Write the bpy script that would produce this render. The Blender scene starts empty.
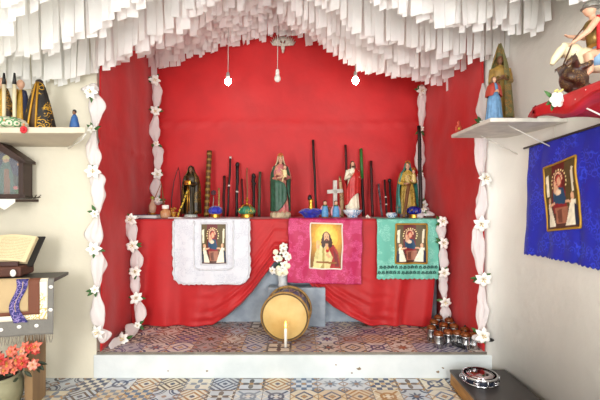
import bpy, bmesh, math, random
from mathutils import Vector, Matrix, noise
R = math.radians
PI = math.pi
random.seed(7)
C = bpy.context.scene.collection
F = 407.0
EYE = 1.4
def at(px, py, D):
    return Vector(((px-300)/F*D, D, EYE-(py-200)/F*D))
def lin(c):
    return tuple((x/12.92 if x <= 0.04045 else ((x+0.055)/1.055)**2.4) for x in c)
def hexc(h):
    return lin(tuple(int(h[i:i+2], 16)/255 for i in (0, 2, 4)))

# ------------------------------------------------------------ materials
MATS = {}
class NT:
    def __init__(s, m):
        s.nt = m.node_tree; s.n = s.nt.nodes; s.l = s.nt.links
    def node(s, t, **k):
        n = s.n.new(t)
        for a, b in k.items(): setattr(n, a, b)
        return n
    def put(s, inp, v):
        if isinstance(v, bpy.types.NodeSocket): s.l.new(v, inp)
        elif v is not None: inp.default_value = v
    def math(s, op, a, b=None, c=None):
        n = s.node('ShaderNodeMath', operation=op)
        s.put(n.inputs[0], a)
        if b is not None: s.put(n.inputs[1], b)
        if c is not None: s.put(n.inputs[2], c)
        return n.outputs[0]
    def mix(s, f, a, b):
        n = s.node('ShaderNodeMix', data_type='RGBA')
        s.put(n.inputs[0], f)
        s.put(n.inputs[6], a if isinstance(a, bpy.types.NodeSocket) else (*a, 1))
        s.put(n.inputs[7], b if isinstance(b, bpy.types.NodeSocket) else (*b, 1))
        return n.outputs[2]
    def coord(s, scale=1.0, kind='Object'):
        t = s.node('ShaderNodeTexCoord')
        m = s.node('ShaderNodeMapping')
        if not isinstance(scale, (tuple, list)): scale = (scale,)*3
        m.inputs['Scale'].default_value = scale
        s.l.new(t.outputs[kind], m.inputs[0])
        return m.outputs[0]
    def noise(s, vec, scale, detail=4, out='Fac'):
        n = s.node('ShaderNodeTexNoise'); s.put(n.inputs['Vector'], vec)
        n.inputs['Scale'].default_value = scale; n.inputs['Detail'].default_value = detail
        return n.outputs[out]
    def ramp(s, f, stops, const=False):
        n = s.node('ShaderNodeValToRGB'); s.put(n.inputs[0], f)
        if const: n.color_ramp.interpolation = 'CONSTANT'
        e = n.color_ramp.elements
        while len(e) > 1: e.remove(e[-1])
        for i, (p, c) in enumerate(stops):
            if i == 0: e[0].position = p; e[0].color = (*c, 1)
            else:
                q = e.new(p); q.color = (*c, 1)
        return n.outputs[0]

def mat(name, col, rough=0.6, metal=0.0, var=0.12, vs=6.0, bump=0.0, bs=60.0, alpha=1.0, emit=None, es=0, trans=0, sheen=0, col2=None, spec=0.5, stretch=None):
    if name in MATS: return MATS[name]
    m = bpy.data.materials.new(name); m.use_nodes = True
    t = NT(m); b = t.n['Principled BSDF']
    c1 = hexc(col) if isinstance(col, str) else col
    vec = t.coord(stretch or 1.0)
    if col2 is None: c2 = tuple(x*(1-var) for x in c1)
    else: c2 = hexc(col2)
    f = t.noise(vec, vs)
    f = t.ramp(f, [(0.35, (0, 0, 0)), (0.65, (1, 1, 1))])
    t.put(b.inputs['Base Color'], t.mix(f, c1, c2))
    b.inputs['Roughness'].default_value = rough
    b.inputs['Metallic'].default_value = metal
    b.inputs['Alpha'].default_value = alpha
    b.inputs['Specular IOR Level'].default_value = spec
    if trans: b.inputs['Transmission Weight'].default_value = trans
    if sheen: b.inputs['Sheen Weight'].default_value = sheen
    if emit:
        b.inputs['Emission Color'].default_value = (*hexc(emit), 1)
        b.inputs['Emission Strength'].default_value = es
    if bump:
        bn = t.node('ShaderNodeBump'); bn.inputs['Strength'].default_value = bump
        bn.inputs['Distance'].default_value = 0.01
        t.put(bn.inputs['Height'], t.noise(vec, bs, 6)); t.put(b.inputs['Normal'], bn.outputs[0])
    MATS[name] = m
    return m

def brocade(name, base, gold, scale=40, thr=0.45, rough=0.6, metal=0.0, kind='vor', emb=0.3):
    """cloth with a woven or embroidered motif"""
    if name in MATS: return MATS[name]
    m = bpy.data.materials.new(name); m.use_nodes = True
    t = NT(m); b = t.n['Principled BSDF']
    vec = t.coord(1.0)
    nz = t.node('ShaderNodeVectorMath', operation='ADD')
    nn = t.node('ShaderNodeTexNoise'); t.put(nn.inputs['Vector'], vec); nn.inputs['Scale'].default_value = scale*0.5
    sc = t.node('ShaderNodeVectorMath', operation='SCALE'); t.put(sc.inputs[0], nn.outputs['Color']); sc.inputs[3].default_value = 0.6/scale
    t.put(nz.inputs[0], vec); t.put(nz.inputs[1], sc.outputs[0])
    v = t.node('ShaderNodeTexVoronoi', feature='F1' if kind == 'vor' else 'DISTANCE_TO_EDGE')
    t.put(v.inputs['Vector'], nz.outputs[0]); v.inputs['Scale'].default_value = scale
    d = v.outputs['Distance']
    if kind == 'vor':
        w = t.math('SINE', t.math('MULTIPLY', d, 14.0))
        f = t.math('GREATER_THAN', w, thr)
    else:
        f = t.math('LESS_THAN', d, thr)
    big = t.noise(vec, scale*0.22, 2)
    f = t.math('MULTIPLY', f, t.ramp(big, [(0.46, (0, 0, 0)), (0.52, (1, 1, 1))]))
    t.put(b.inputs['Base Color'], t.mix(f, hexc(base), hexc(gold)))
    b.inputs['Roughness'].default_value = rough
    if metal: t.put(b.inputs['Metallic'], t.math('MULTIPLY', f, metal))
    bn = t.node('ShaderNodeBump'); bn.inputs['Strength'].default_value = emb; bn.inputs['Distance'].default_value = 0.004
    t.put(bn.inputs['Height'], f); t.put(b.inputs['Normal'], bn.outputs[0])
    MATS[name] = m
    return m

def painted(name, rough=0.55):
    if name in MATS: return MATS[name]
    m = bpy.data.materials.new(name); m.use_nodes = True
    t = NT(m); b = t.n['Principled BSDF']
    a = t.node('ShaderNodeAttribute', attribute_name='Col')
    t.put(b.inputs['Base Color'], a.outputs['Color']); b.inputs['Roughness'].default_value = rough
    MATS[name] = m
    return m

def tile_mat(name, lights, darks, accents, seed):
    m = bpy.data.materials.new(name); m.use_nodes = True
    t = NT(m); b = t.n['Principled BSDF']
    tc = t.node('ShaderNodeTexCoord'); sp = t.node('ShaderNodeSeparateXYZ'); t.put(sp.inputs[0], tc.outputs['Object'])
    M = t.math
    x = M('ADD', M('DIVIDE', sp.outputs[0], 0.2), 50.35 + seed); y = M('ADD', M('DIVIDE', sp.outputs[1], 0.2), 50.0)
    cx = M('FLOOR', x); cy = M('FLOOR', y)
    fx = M('SUBTRACT', M('FRACT', x), 0.5); fy = M('SUBTRACT', M('FRACT', y), 0.5)
    ax = M('ABSOLUTE', fx); ay = M('ABSOLUTE', fy)
    cb = t.node('ShaderNodeCombineXYZ'); t.put(cb.inputs[0], cx); t.put(cb.inputs[1], cy); cb.inputs[2].default_value = seed*3.7
    wn = t.node('ShaderNodeTexWhiteNoise', noise_dimensions='3D'); t.put(wn.inputs['Vector'], cb.outputs[0])
    sc = t.node('ShaderNodeSeparateColor'); t.put(sc.inputs[0], wn.outputs['Color'])
    r1, r2, r3 = sc.outputs[0], sc.outputs[1], sc.outputs[2]
    r4 = wn.outputs['Value']
    r = M('SQRT', M('ADD', M('MULTIPLY', ax, ax), M('MULTIPLY', ay, ay)))
    bx = M('SUBTRACT', 0.5, ax); by = M('SUBTRACT', 0.5, ay)
    rc = M('SQRT', M('ADD', M('MULTIPLY', bx, bx), M('MULTIPLY', by, by)))
    th = M('ARCTAN2', fy, fx)
    s = M('ADD', ax, ay); mxx = M('MAXIMUM', ax, ay)
    band = lambda v, a, c: M('MULTIPLY', M('GREATER_THAN', v, a), M('LESS_THAN', v, c))
    OR = lambda a, c: M('MAXIMUM', a, c)
    pA = OR(M('LESS_THAN', r, M('ADD', M('MULTIPLY', M('COSINE', M('MULTIPLY', th, 8.0)), 0.08), 0.22)), band(rc, 0.18, 0.27))
    pB = OR(band(rc, 0.3, 0.38), OR(band(rc, 0.42, 0.46), M('LESS_THAN', rc, 0.16)))
    pC = M('LESS_THAN', M('FRACT', M('MULTIPLY', s, 4.0)), 0.45)
    pD = M('LESS_THAN', M('FRACT', M('MULTIPLY', M('ADD', M('FLOOR', M('MULTIPLY', x, 5.0)), M('FLOOR', M('MULTIPLY', y, 5.0))), 0.5)), 0.25)
    pE = OR(band(s, 0.28, 0.4), OR(M('LESS_THAN', s, 0.14), M('GREATER_THAN', s, 0.72)))
    pF = OR(M('LESS_THAN', r, M('ADD', M('MULTIPLY', M('COSINE', M('MULTIPLY', th, 4.0)), 0.16), 0.24)), M('GREATER_THAN', mxx, 0.42))
    pG = OR(M('LESS_THAN', M('ABSOLUTE', M('SUBTRACT', ax, ay)), 0.06), band(r, 0.2, 0.3))
    pats = [pA, pB, pC, pD, pE, pF, pG]
    mask = pats[0]
    for i, p in enumerate(pats[1:], 1):
        g = M('GREATER_THAN', r1, i/len(pats))
        mask = M('ADD', M('MULTIPLY', mask, M('SUBTRACT', 1.0, g)), M('MULTIPLY', p, g))
    def pal(rr, cs): return t.ramp(rr, [(i/len(cs), hexc(c)) for i, c in enumerate(cs)], True)
    c = t.mix(mask, pal(r2, lights), pal(r3, darks))
    acc = OR(band(r, 0.0, 0.09), OR(band(rc, 0.06, 0.13), band(M('SUBTRACT', ax, ay), 0.28, 0.36)))
    c = t.mix(M('MULTIPLY', acc, 0.85), c, pal(r4, accents))
    c = t.mix(M('GREATER_THAN', mxx, 0.488), c, hexc('6a6258'))
    wear = t.noise(tc.outputs['Object'], 9.0, 6)
    c = t.mix(t.ramp(wear, [(0.42, (0, 0, 0)), (0.75, (0.4,)*3)]), c, hexc('b0a698'))
    t.put(b.inputs['Base Color'], c)
    b.inputs['Roughness'].default_value = 0.42
    return m

# ------------------------------------------------------------ geometry builder
class G:
    def __init__(s): s.v = []; s.f = []
    def add(s, vs, fs):
        o = len(s.v); s.v += [Vector(p) for p in vs]; s.f += [tuple(i+o for i in f) for f in fs]; return s
    def box(s, c, d, rot=None):
        hx, hy, hz = d[0]/2, d[1]/2, d[2]/2
        vs = [Vector((x, y, z)) for x in (-hx, hx) for y in (-hy, hy) for z in (-hz, hz)]
        if rot: vs = [rot @ p for p in vs]
        vs = [p+Vector(c) for p in vs]
        return s.add(vs, [(0, 1, 3, 2), (4, 6, 7, 5), (0, 4, 5, 1), (2, 3, 7, 6), (0, 2, 6, 4), (1, 5, 7, 3)])
    def lathe(s, prof, seg=24, c=(0, 0, 0), rot=None, fold=None):
        vs = []; fs = []
        n = len(prof)
        for i, (r, z) in enumerate(prof):
            for k in range(seg):
                a = 2*PI*k/seg
                rr = r*(fold(a, i/(n-1)) if fold else 1)
                p = Vector((rr*math.cos(a), rr*math.sin(a), z))
                if rot: p = rot @ p
                vs.append(p+Vector(c))
        for i in range(n-1):
            for k in range(seg):
                a = i*seg+k; b = i*seg+(k+1) % seg
                fs.append((a, b, b+seg, a+seg))
        fs.append(tuple(reversed(range(seg)))); fs.append(tuple(range((n-1)*seg, n*seg)))
        return s.add(vs, fs)
    def rings(s, rs, seg=20, cap=True, fold=None):
        """rs: (center, rx, ry) horizontal rings"""
        vs = []; fs = []
        n = len(rs)
        for i, (c, rx, ry) in enumerate(rs):
            for k in range(seg):
                a = 2*PI*k/seg
                q = fold(a, i/(n-1)) if fold else 1
                vs.append(Vector(c)+Vector((rx*q*math.cos(a), ry*q*math.sin(a), 0)))
        for i in range(n-1):
            for k in range(seg):
                a = i*seg+k; b = i*seg+(k+1) % seg
                fs.append((a, b, b+seg, a+seg))
        if cap: fs.append(tuple(reversed(range(seg)))); fs.append(tuple(range((n-1)*seg, n*seg)))
        return s.add(vs, fs)
    def tube(s, pts, rad, seg=8, cap=True):
        pts = [Vector(p) for p in pts]
        n = len(pts)
        if not isinstance(rad, (list, tuple)): rad = [rad]*n
        vs = []; fs = []
        up = None
        for i, p in enumerate(pts):
            d = (pts[min(i+1, n-1)]-pts[max(i-1, 0)]).normalized()
            if up is None:
                up = d.orthogonal().normalized()
            else:
                up = (up-d*up.dot(d))
                up = up.normalized() if up.length > 1e-6 else d.orthogonal().normalized()
            w = d.cross(up)
            for k in range(seg):
                a = 2*PI*k/seg
                vs.append(p+(up*math.cos(a)+w*math.sin(a))*rad[i])
        for i in range(n-1):
            for k in range(seg):
                a = i*seg+k; b = i*seg+(k+1) % seg
                fs.append((a, b, b+seg, a+seg))
        if cap: fs.append(tuple(reversed(range(seg)))); fs.append(tuple(range((n-1)*seg, n*seg)))
        return s.add(vs, fs)
    def ball(s, c, r, u=14, w=9, rot=None):
        if not isinstance(r, (tuple, list)): r = (r,)*3
        vs = []; fs = []
        for i in range(w+1):
            ph = PI*(0.001+0.998*i/w)
            for k in range(u):
                a = 2*PI*k/u
                p = Vector((r[0]*math.sin(ph)*math.cos(a), r[1]*math.sin(ph)*math.sin(a), -r[2]*math.cos(ph)))
                if rot: p = rot @ p
                vs.append(p+Vector(c))
        for i in range(w):
            for k in range(u):
                a = i*u+k; b = i*u+(k+1) % u
                fs.append((a, b, b+u, a+u))
        fs.append(tuple(reversed(range(u)))); fs.append(tuple(range(w*u, (w+1)*u)))
        return s.add(vs, fs)
    def sheet(s, fn, nu, nv):
        vs = [fn(i/nu, j/nv) for j in range(nv+1) for i in range(nu+1)]
        fs = [(j*(nu+1)+i, j*(nu+1)+i+1, (j+1)*(nu+1)+i+1, (j+1)*(nu+1)+i) for j in range(nv) for i in range(nu)]
        return s.add(vs, fs)
    def prism(s, poly, d):
        """poly: list of 3D points; d extrusion vector"""
        n = len(poly); d = Vector(d)
        vs = [Vector(p) for p in poly]+[Vector(p)+d for p in poly]
        fs = [tuple(range(n)), tuple(reversed(range(n, 2*n)))]
        for i in range(n):
            j = (i+1) % n; fs.append((i, i+n, j+n, j))
        return s.add(vs, fs)
    def build(s, name, m, parent=None, smooth=True, thick=0, bevel=0, voxel=0, col=None, loc=None, sub=0):
        me = bpy.data.meshes.new(name)
        me.from_pydata([tuple(p) for p in s.v], [], s.f)
        me.materials.append(m)
        if not thick:
            bm = bmesh.new(); bm.from_mesh(me); bmesh.ops.recalc_face_normals(bm, faces=bm.faces); bm.to_mesh(me); bm.free()
        if smooth:
            me.polygons.foreach_set('use_smooth', [True]*len(me.polygons))
        if col:
            a = me.color_attributes.new('Col', 'FLOAT_COLOR', 'POINT')
            for i, c in enumerate(col): a.data[i].color = (*c, 1)
        o = bpy.data.objects.new(name, me); C.objects.link(o)
        if parent: o.parent = parent
        if loc: o.location = loc
        if thick:
            md = o.modifiers.new('solid', 'SOLIDIFY'); md.thickness = thick; md.offset = 0
        if bevel:
            md = o.modifiers.new('bev', 'BEVEL'); md.width = bevel; md.segments = 2; md.limit_method = 'ANGLE'; md.angle_limit = R(40)
        if voxel:
            md = o.modifiers.new('rm', 'REMESH'); md.mode = 'VOXEL'; md.voxel_size = voxel; md.use_smooth_shade = True
            md = o.modifiers.new('sm', 'SMOOTH'); md.iterations = 2; md.factor = 0.4
        if sub:
            md = o.modifiers.new('sub', 'SUBSURF'); md.levels = sub; md.render_levels = sub
        return o

def tag(o, label=None, cat=None, group=None, kind=None):
    if label: o['label'] = label
    if cat: o['category'] = cat
    if group: o['group'] = group
    if kind: o['kind'] = kind
    return o
def thing(name, label, cat, loc=(0, 0, 0), rz=0, group=None, rx=0, ry=0):
    o = bpy.data.objects.new(name, None); C.objects.link(o)
    o.location = loc; o.rotation_euler = (rx, ry, rz); o.empty_display_size = 0.05
    return tag(o, label, cat, group)
def struct(o): o['kind'] = 'structure'; return o
def dup(root, loc, rz=0, label=None):
    r = root.copy(); C.objects.link(r); r.location = loc; r.rotation_euler = (0, 0, rz)
    if label: r['label'] = label
    for ch in list(root.children):
        c = ch.copy(); C.objects.link(c); c.parent = r
        for g in ch.children:
            d = g.copy(); C.objects.link(d); d.parent = c
    return r
def nz(x, y, z, s=0.0): return noise.noise(Vector((x+s, y, z)))

# common materials
PLAST = mat('lime_plaster', 'e8e5dc', 0.85, var=0.07, vs=2.5, bump=0.35, bs=14)
PLASTL = mat('cream_plaster', 'dad3bf', 0.85, var=0.08, vs=2.2, bump=0.3, bs=14)
STEP = mat('white_step_paint', 'd6dada', 0.75, vs=3, bump=0.3, bs=20, col2='c2c9c9')
GREY = mat('grey_blue_render', 'a6afb8', 0.85, vs=6, bump=0.3, bs=30, col2='858f9a')
RED = mat('red_satin', 'c81418', 0.6, var=0.14, vs=4, bump=0.45, bs=7, sheen=0.15)
RED2 = mat('red_altar_fabric', 'b91116', 0.62, var=0.12, vs=6, bump=0.2, bs=12, sheen=0.15)
PAPER = mat('white_crepe_paper', 'f6f6f3', 0.85, var=0.04, vs=9, bump=0.15, bs=90)
def add_translucent(m, col, f):
    t = NT(m); out = t.n['Material Output']; b = t.n['Principled BSDF']
    tr = t.node('ShaderNodeBsdfTranslucent'); tr.inputs[0].default_value = (*hexc(col), 1)
    mx = t.node('ShaderNodeMixShader'); mx.inputs[0].default_value = f
    t.l.new(b.outputs[0], mx.inputs[1]); t.l.new(tr.outputs[0], mx.inputs[2]); t.l.new(mx.outputs[0], out.inputs[0])
add_translucent(PAPER, 'fafaf7', .38)
TULLE = mat('sheer_white_tulle', 'f6eeec', 0.8, var=0.05, alpha=0.62)
LILY = mat('white_petal', 'f7f4ec', 0.6, var=0.05)
YEL = mat('yellow_stamen', 'd8b23a', 0.6)
LEAF = mat('green_leaf', '3c6b2c', 0.6, var=0.3, vs=30)
SKIN = mat('painted_skin', 'd9a98a', 0.5)
GOLD = mat('gold_metal', 'd7a441', 0.32, 0.9)
CHROME = mat('chrome_metal', 'd5d5d8', 0.14, 1.0)
DWOOD = mat('dark_staff_wood', '1f0f0c', 0.5, var=0.4, vs=20)
RWOOD = mat('reddish_staff_wood', '45130f', 0.5, var=0.4, vs=20)
WHITE = mat('white_paint', 'efece4', 0.5)
BLACK = mat('black_paint', '141214', 0.45)
HAIR = mat('brown_hair', '4a2a18', 0.6)

# ------------------------------------------------------------ setting
YF, YB = 3.2, 4.62
XL0, XR0, XL1, XR1 = -1.60, 1.47, -1.69, 1.40
XW = 1.62
PZ = 0.205
fl = G().box((-0.6, 0.4, -0.05), (5.4, 5.8, 0.1)).build('floor', tile_mat('cement_tiles_blue', ['ddd6c4', 'c9cfd6', 'd8cfb6', 'bfc7cf', 'd2bf9c'], ['2f3f63', '5a4638', '7b8797', 'a4712f', '3a3a40', '4d6a8c'], ['8a5a2c', '2f3f63', 'b98a3e', 'e6e0d0'], 1), smooth=False); struct(fl)
pl = G().prism([(XL0, YF, PZ-0.02), (XR0, YF, PZ-0.02), (XR1+0.03, YB, PZ-0.02), (XL1, YB, PZ-0.02)], (0, 0, 0.02)).build('floor_platform', tile_mat('cement_tiles_brown', ['cfc2b4', 'c8b49c', 'b9b4ba', 'd6cfc6', 'a99a98'], ['4a3346', '5f3a28', '3b3868', '8a5230', '35303a', '5f4a78'], ['a5562c', '413a70', 'd6b070', '2e2630'], 5), smooth=False); struct(pl)
st = G().prism([(XL0-0.02, YF-0.012, 0), (XW, YF-0.012, 0), (XW, YF, 0), (XR0+.02, YB, 0), (XL0-0.02, YB, 0)], (0, 0, PZ-0.021))
o = st.build('trim_step', STEP, smooth=False, bevel=0.008); struct(o)
g = G()
for (px, py, w) in ((438, 372, 0.02), (443, 368, 0.012), (359, 369, 0.022), (336, 365, 0.01), (207, 371, 0.012), (168, 371, 0.008), (352, 373, .01)):
    p = at(px, py, YF-0.0135)
    pts = []
    for k in range(9):
        a = 2*PI*k/9; rr = w*(0.5+0.6*random.random())
        pts.append(p+Vector((rr*math.cos(a), 0, rr*0.7*math.sin(a))))
    g.prism(pts, (0, 0.001, 0))
o = g.build('trim_chipped_patch', mat('bare_brown_render', '8d7a62', 0.9), smooth=False); struct(o)

def wallbox(name, pts, h, t, m):
    """vertical wall along pts (x,y) list, thickness vector t"""
    o = G().prism([(pts[0][0], pts[0][1], 0), (pts[1][0], pts[1][1], 0), (pts[1][0]+t[0], pts[1][1]+t[1], 0), (pts[0][0]+t[0], pts[0][1]+t[1], 0)], (0, 0, h)).build(name, m, smooth=False)
    return struct(o)
wallbox('wall_front_left', [(-3.3, YF), (XL0, YF)], 3.3, (0, 0.15), PLASTL)
cor = [(XW, -2.5)]+[((1-k)**2*XW+2*k*(1-k)*1.618+k*k*XR0, (1-k)**2*2.55+2*k*(1-k)*3.19+k*k*YF) for k in [i/20 for i in range(21)]]
struct(G().prism([(x, y, 0) for x, y in cor]+[(XR0, YF+.15, 0), (XW+.15, YF+.15, 0), (XW+.15, -2.5, 0)], (0, 0, 3.3)).build('wall_right', PLAST, smooth=False))
wr = C.objects['wall_right']
for p_ in wr.data.polygons: p_.use_smooth = abs(p_.normal.z) < .5
wallbox('wall_left', [(-3.3, -2.5), (-3.3, YF)], 3.3, (-0.15, 0), PLAST)
wallbox('wall_alcove_left', [(XL0, YF+.15), (XL1, YB)], 3.3, (-0.15, 0), PLAST)
wallbox('wall_alcove_right', [(XR0, YF+.15), (XR1, YB)], 3.3, (0.15, 0), PLAST)
o = G().prism([(XL1-.2, YB, 0), (XR1+.2, YB, 0), (XR1+.2, YB, 3.2), (-0.2, YB, 3.66), (XL1-.2, YB, 3.2)], (0, 0.15, 0)).build('wall_back', PLAST, smooth=False); struct(o)
def roofz(x): return 3.66-0.27*abs(x+0.2)
g = G()
for (xa, xb) in ((-3.45, -0.2), (-0.2, 1.78)):
    g.prism([(xa, -2.5, roofz(xa)), (xb, -2.5, roofz(xb)), (xb, -2.5, roofz(xb)+0.08), (xa, -2.5, roofz(xa)+0.08)], (0, 7.3, 0))
struct(g.build('ceiling', PLAST, smooth=False))

# ------------------------------------------------------------ red backdrop
def backdrop(name, p0, p1, top, label, seed, zb=PZ+0.004, n=(70, 90), inward=(0, -1), seam=None, amp=0.012):
    nrm = Vector((inward[0], inward[1], 0))
    def fn(u, v):
        x = p0[0]+(p1[0]-p0[0])*u; y = p0[1]+(p1[1]-p0[1])*u
        zt = top(x)
        z = zb+(zt-zb)*v
        d = amp*(nz(u*4, z*0.9, 0, seed)+0.35*nz(u*7, z*3.5+u*2, 3, seed)+0.5*nz(u*3+z*3, z*2-u*2, 5, seed))
        # drooping wrinkles
        d += amp*0.15*math.sin(u*14+1.4*nz(u*2, z*2, 0, seed)*4)*max(0, 1-abs(z-1.1)/1.6)
        if seam:
            q_ = z-seam-0.012*math.sin(u*7); d += 0.014*math.exp(-(q_/0.03)**2)*(1 if q_ > 0 else .0)+0.006*math.exp(-((q_+.9)/.02)**2)
        return Vector((x, y, z))+nrm*(0.022+d)
    o = G().sheet(fn, *n).build(name, RED, thick=0.003)
    tag(o, label, 'cloth')
    return o
backdrop('backdrop_cloth', (XL1+0.01, YB-0.012), (XR1-0.01, YB-0.012), lambda x: roofz(x)-0.02, 'big red cloth covering the back wall above the altar', 1, seam=2.24)
backdrop('backdrop_cloth', (XL0+0.004, YF-0.005), (XL1+0.02, YB-0.03), lambda x: roofz(x)-0.04, 'dark red cloth panel on the left side wall of the niche', 11, inward=(1, 0.05), n=(40, 90), seam=1.86, amp=0.018)
backdrop('backdrop_cloth', (XR0-0.004, YF-0.005), (XR1-0.02, YB-0.03), lambda x: roofz(x)-0.04, 'red cloth panel on the right side wall of the niche', 21, inward=(-1, 0.05), n=(40, 90), amp=0.018)

# ------------------------------------------------------------ altar
AZ = 1.215; AY = 3.90
al = thing('altar', 'grey-blue masonry altar in the niche under the red draped cloth', 'altar', (-0.14, 4.0, PZ))
o = al
def L(root, v): return Vector(v)-Vector(root.location)
G().prism([L(al, (-1.60, 3.99, PZ)), L(al, (1.34, 3.99, PZ)), L(al, (1.33, 4.53, PZ)), L(al, (-1.63, 4.53, PZ))], (0, 0, AZ-PZ-0.07)).build('body', GREY, al, smooth=False, bevel=0.006)
G().prism([L(al, (-1.60, AY, AZ-0.07)), L(al, (1.34, AY, AZ-0.07)), L(al, (1.33, 4.55, AZ-0.07)), L(al, (-1.63, 4.55, AZ-0.07))], (0, 0, 0.066)).build('slab', GREY, al, smooth=False, bevel=0.006)
G().box(L(al, (-0.03, 3.91, PZ+0.185)), (0.54, 0.16, 0.37)).build('ledge', GREY, al, smooth=False, bevel=0.01)

# red altar drape: falls to the floor both sides, swept up at the centre
def lerp(a, b, t): return a+(b-a)*t
def pw(x, tab):
    if x <= tab[0][0]: return tab[0][1]
    for (a, b), (c, d) in zip(tab, tab[1:]):
        if x <= c: return lerp(b, d, (x-a)/(c-a))
    return tab[-1][1]
HEMP = [(133, 327), (200, 329), (212, 326), (225, 318), (240, 306), (252, 293), (262, 279), (268, 271), (274, 262), (292, 262), (303, 276), (311, 286), (321, 297), (334, 308), (350, 317), (366, 324), (374, 327), (440, 326)]
def hem(X):
    px = 300+X*F/3.83
    y = pw(px, HEMP)
    return max(EYE-(y-200)/F*3.83, PZ+0.006)
dr = thing('altar_cloth', 'red cloth draped over the altar and swept open like curtains at the centre', 'cloth', (-0.14, 3.9, AZ))
def drape(u, v):
    X = lerp(-1.595, 1.335, u)
    zb = hem(X)
    # v 0..0.18 on the top, then hanging
    if v < 0.15:
        return L(dr, (X, lerp(4.45, AY-0.02, v/0.15), AZ+0.003+0.002*math.sin(X*20)))
    t = (v-0.15)/0.85
    z = lerp(AZ-0.003, zb, t)
    dist = z-zb
    open_ = 1 if -0.75 < X < 0.75 else 0
    w = math.exp(-dist/0.17)*max(0, 1-max(0, abs(X+0.05)-0.55)/0.5)
    side = max(0, (abs(X+0.1)-0.35)/1.1)
    f1 = 0.020*(math.sin(dist*58+X*7)+0.5*math.sin(dist*88-X*4))*w
    f2 = 0.027*math.sin(X*17+3.0*nz(X*2, z*1.2, 0)+t*2.2)*t*min(1, side*1.8)+0.003*math.sin(X*43+t*2)*t
    f3 = 0.014*nz(X*3, z*3, 2)
    y = AY-0.036+f1+f2+f3*t-0.03*t*side
    X -= 0.11*t*max(0, (u-.8)/.2)**1.5
    return L(dr, (X, min(y, AY-0.016), z))
G().sheet(drape, 300, 80).build('cloth', RED2, dr, thick=0.003)

# ------------------------------------------------------------ painted pictures
def raster(shapes, bg):
    def f(u, v):
        c = bg(u, v) if callable(bg) else bg
        for s in shapes:
            k = s[0]
            if k == 'e':
                _, cx, cy, rx, ry, cc = s
                if ((u-cx)/rx)**2+((v-cy)/ry)**2 < 1: c = cc
            elif k == 'p':
                _, P, cc = s
                ins = False; n = len(P); j = n-1
                for i in range(n):
                    if (P[i][1] > v) != (P[j][1] > v) and u < (P[j][0]-P[i][0])*(v-P[i][1])/(P[j][1]-P[i][1])+P[i][0]: ins = not ins
                    j = i
                if ins: c = cc
        q = 1+0.22*nz(u*14, v*14, 4)
        return tuple(min(1, x*q) for x in lin(c))
    return f
def sacred():
    def bg(u, v):
        d = math.hypot((u-.5)*1.0, (v-.70)*1.25)
        if d < .36: t = d/.36; return (0.98, 0.90-.2*t, 0.50-.28*t)
        t = min(1, (d-.36)*2.5); return (0.85-.35*t, 0.62-.30*t, .16-.04*t)
    S = [('p', [(.1, 0), (.16, .35), (.3, .52), (.5, .56), (.7, .52), (.86, .35), (.95, 0)], (.86, .80, .55)),
         ('p', [(.36, .5), (.40, .1), (.30, 0), (.45, 0), (.46, .3), (.42, .5)], (.66, .58, .30)),
         ('p', [(.5, .52), (.72, .53), (.88, .36), (.98, 0), (.62, 0), (.72, .25), (.60, .4)], (.62, .12, .10)),
         ('p', [(.7, .45), (.86, .3), (.93, .05), (.8, .05), (.75, .3)], (.45, .08, .08)),
         ('e', .5, .66, .145, .16, (.24, .13, .07)), ('e', .39, .58, .07, .12, (.24, .13, .07)), ('e', .61, .58, .07, .12, (.24, .13, .07)),
         ('e', .5, .69, .085, .115, (.87, .66, .48)), ('e', .5, .615, .07, .045, (.30, .17, .10)), ('e', .5, .635, .025, .01, (.7, .35, .3)),
         ('e', .465, .705, .016, .010, (.15, .08, .05)), ('e', .535, .705, .016, .010, (.15, .08, .05)),
         ('p', [(.5, .70), (.515, .66), (.485, .66)], (.75, .52, .38)),
         ('p', [(.46, .56), (.54, .56), (.56, .45), (.5, .40), (.44, .45)], (.83, .62, .45)),
         ('p', [(.14, .20), (.2, .5), (.28, .48), (.26, .2)], (.80, .74, .48)),
         ('p', [(.17, .45), (.18, .62), (.22, .62), (.225, .5), (.25, .62), (.28, .60), (.27, .44)], (.86, .66, .48)),
         ('e', .53, .40, .05, .045, (.75, .10, .06)), ('e', .53, .45, .02, .03, (.98, .75, .2)),
         ('p', [(.66, .26), (.58, .34), (.50, .34), (.5, .30), (.60, .24)], (.86, .66, .48)),
         ('p', [(.2, .17), (.85, .15), (.85, .11), (.2, .13)], (.55, .33, .12))]
    return raster(S, bg)
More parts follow.
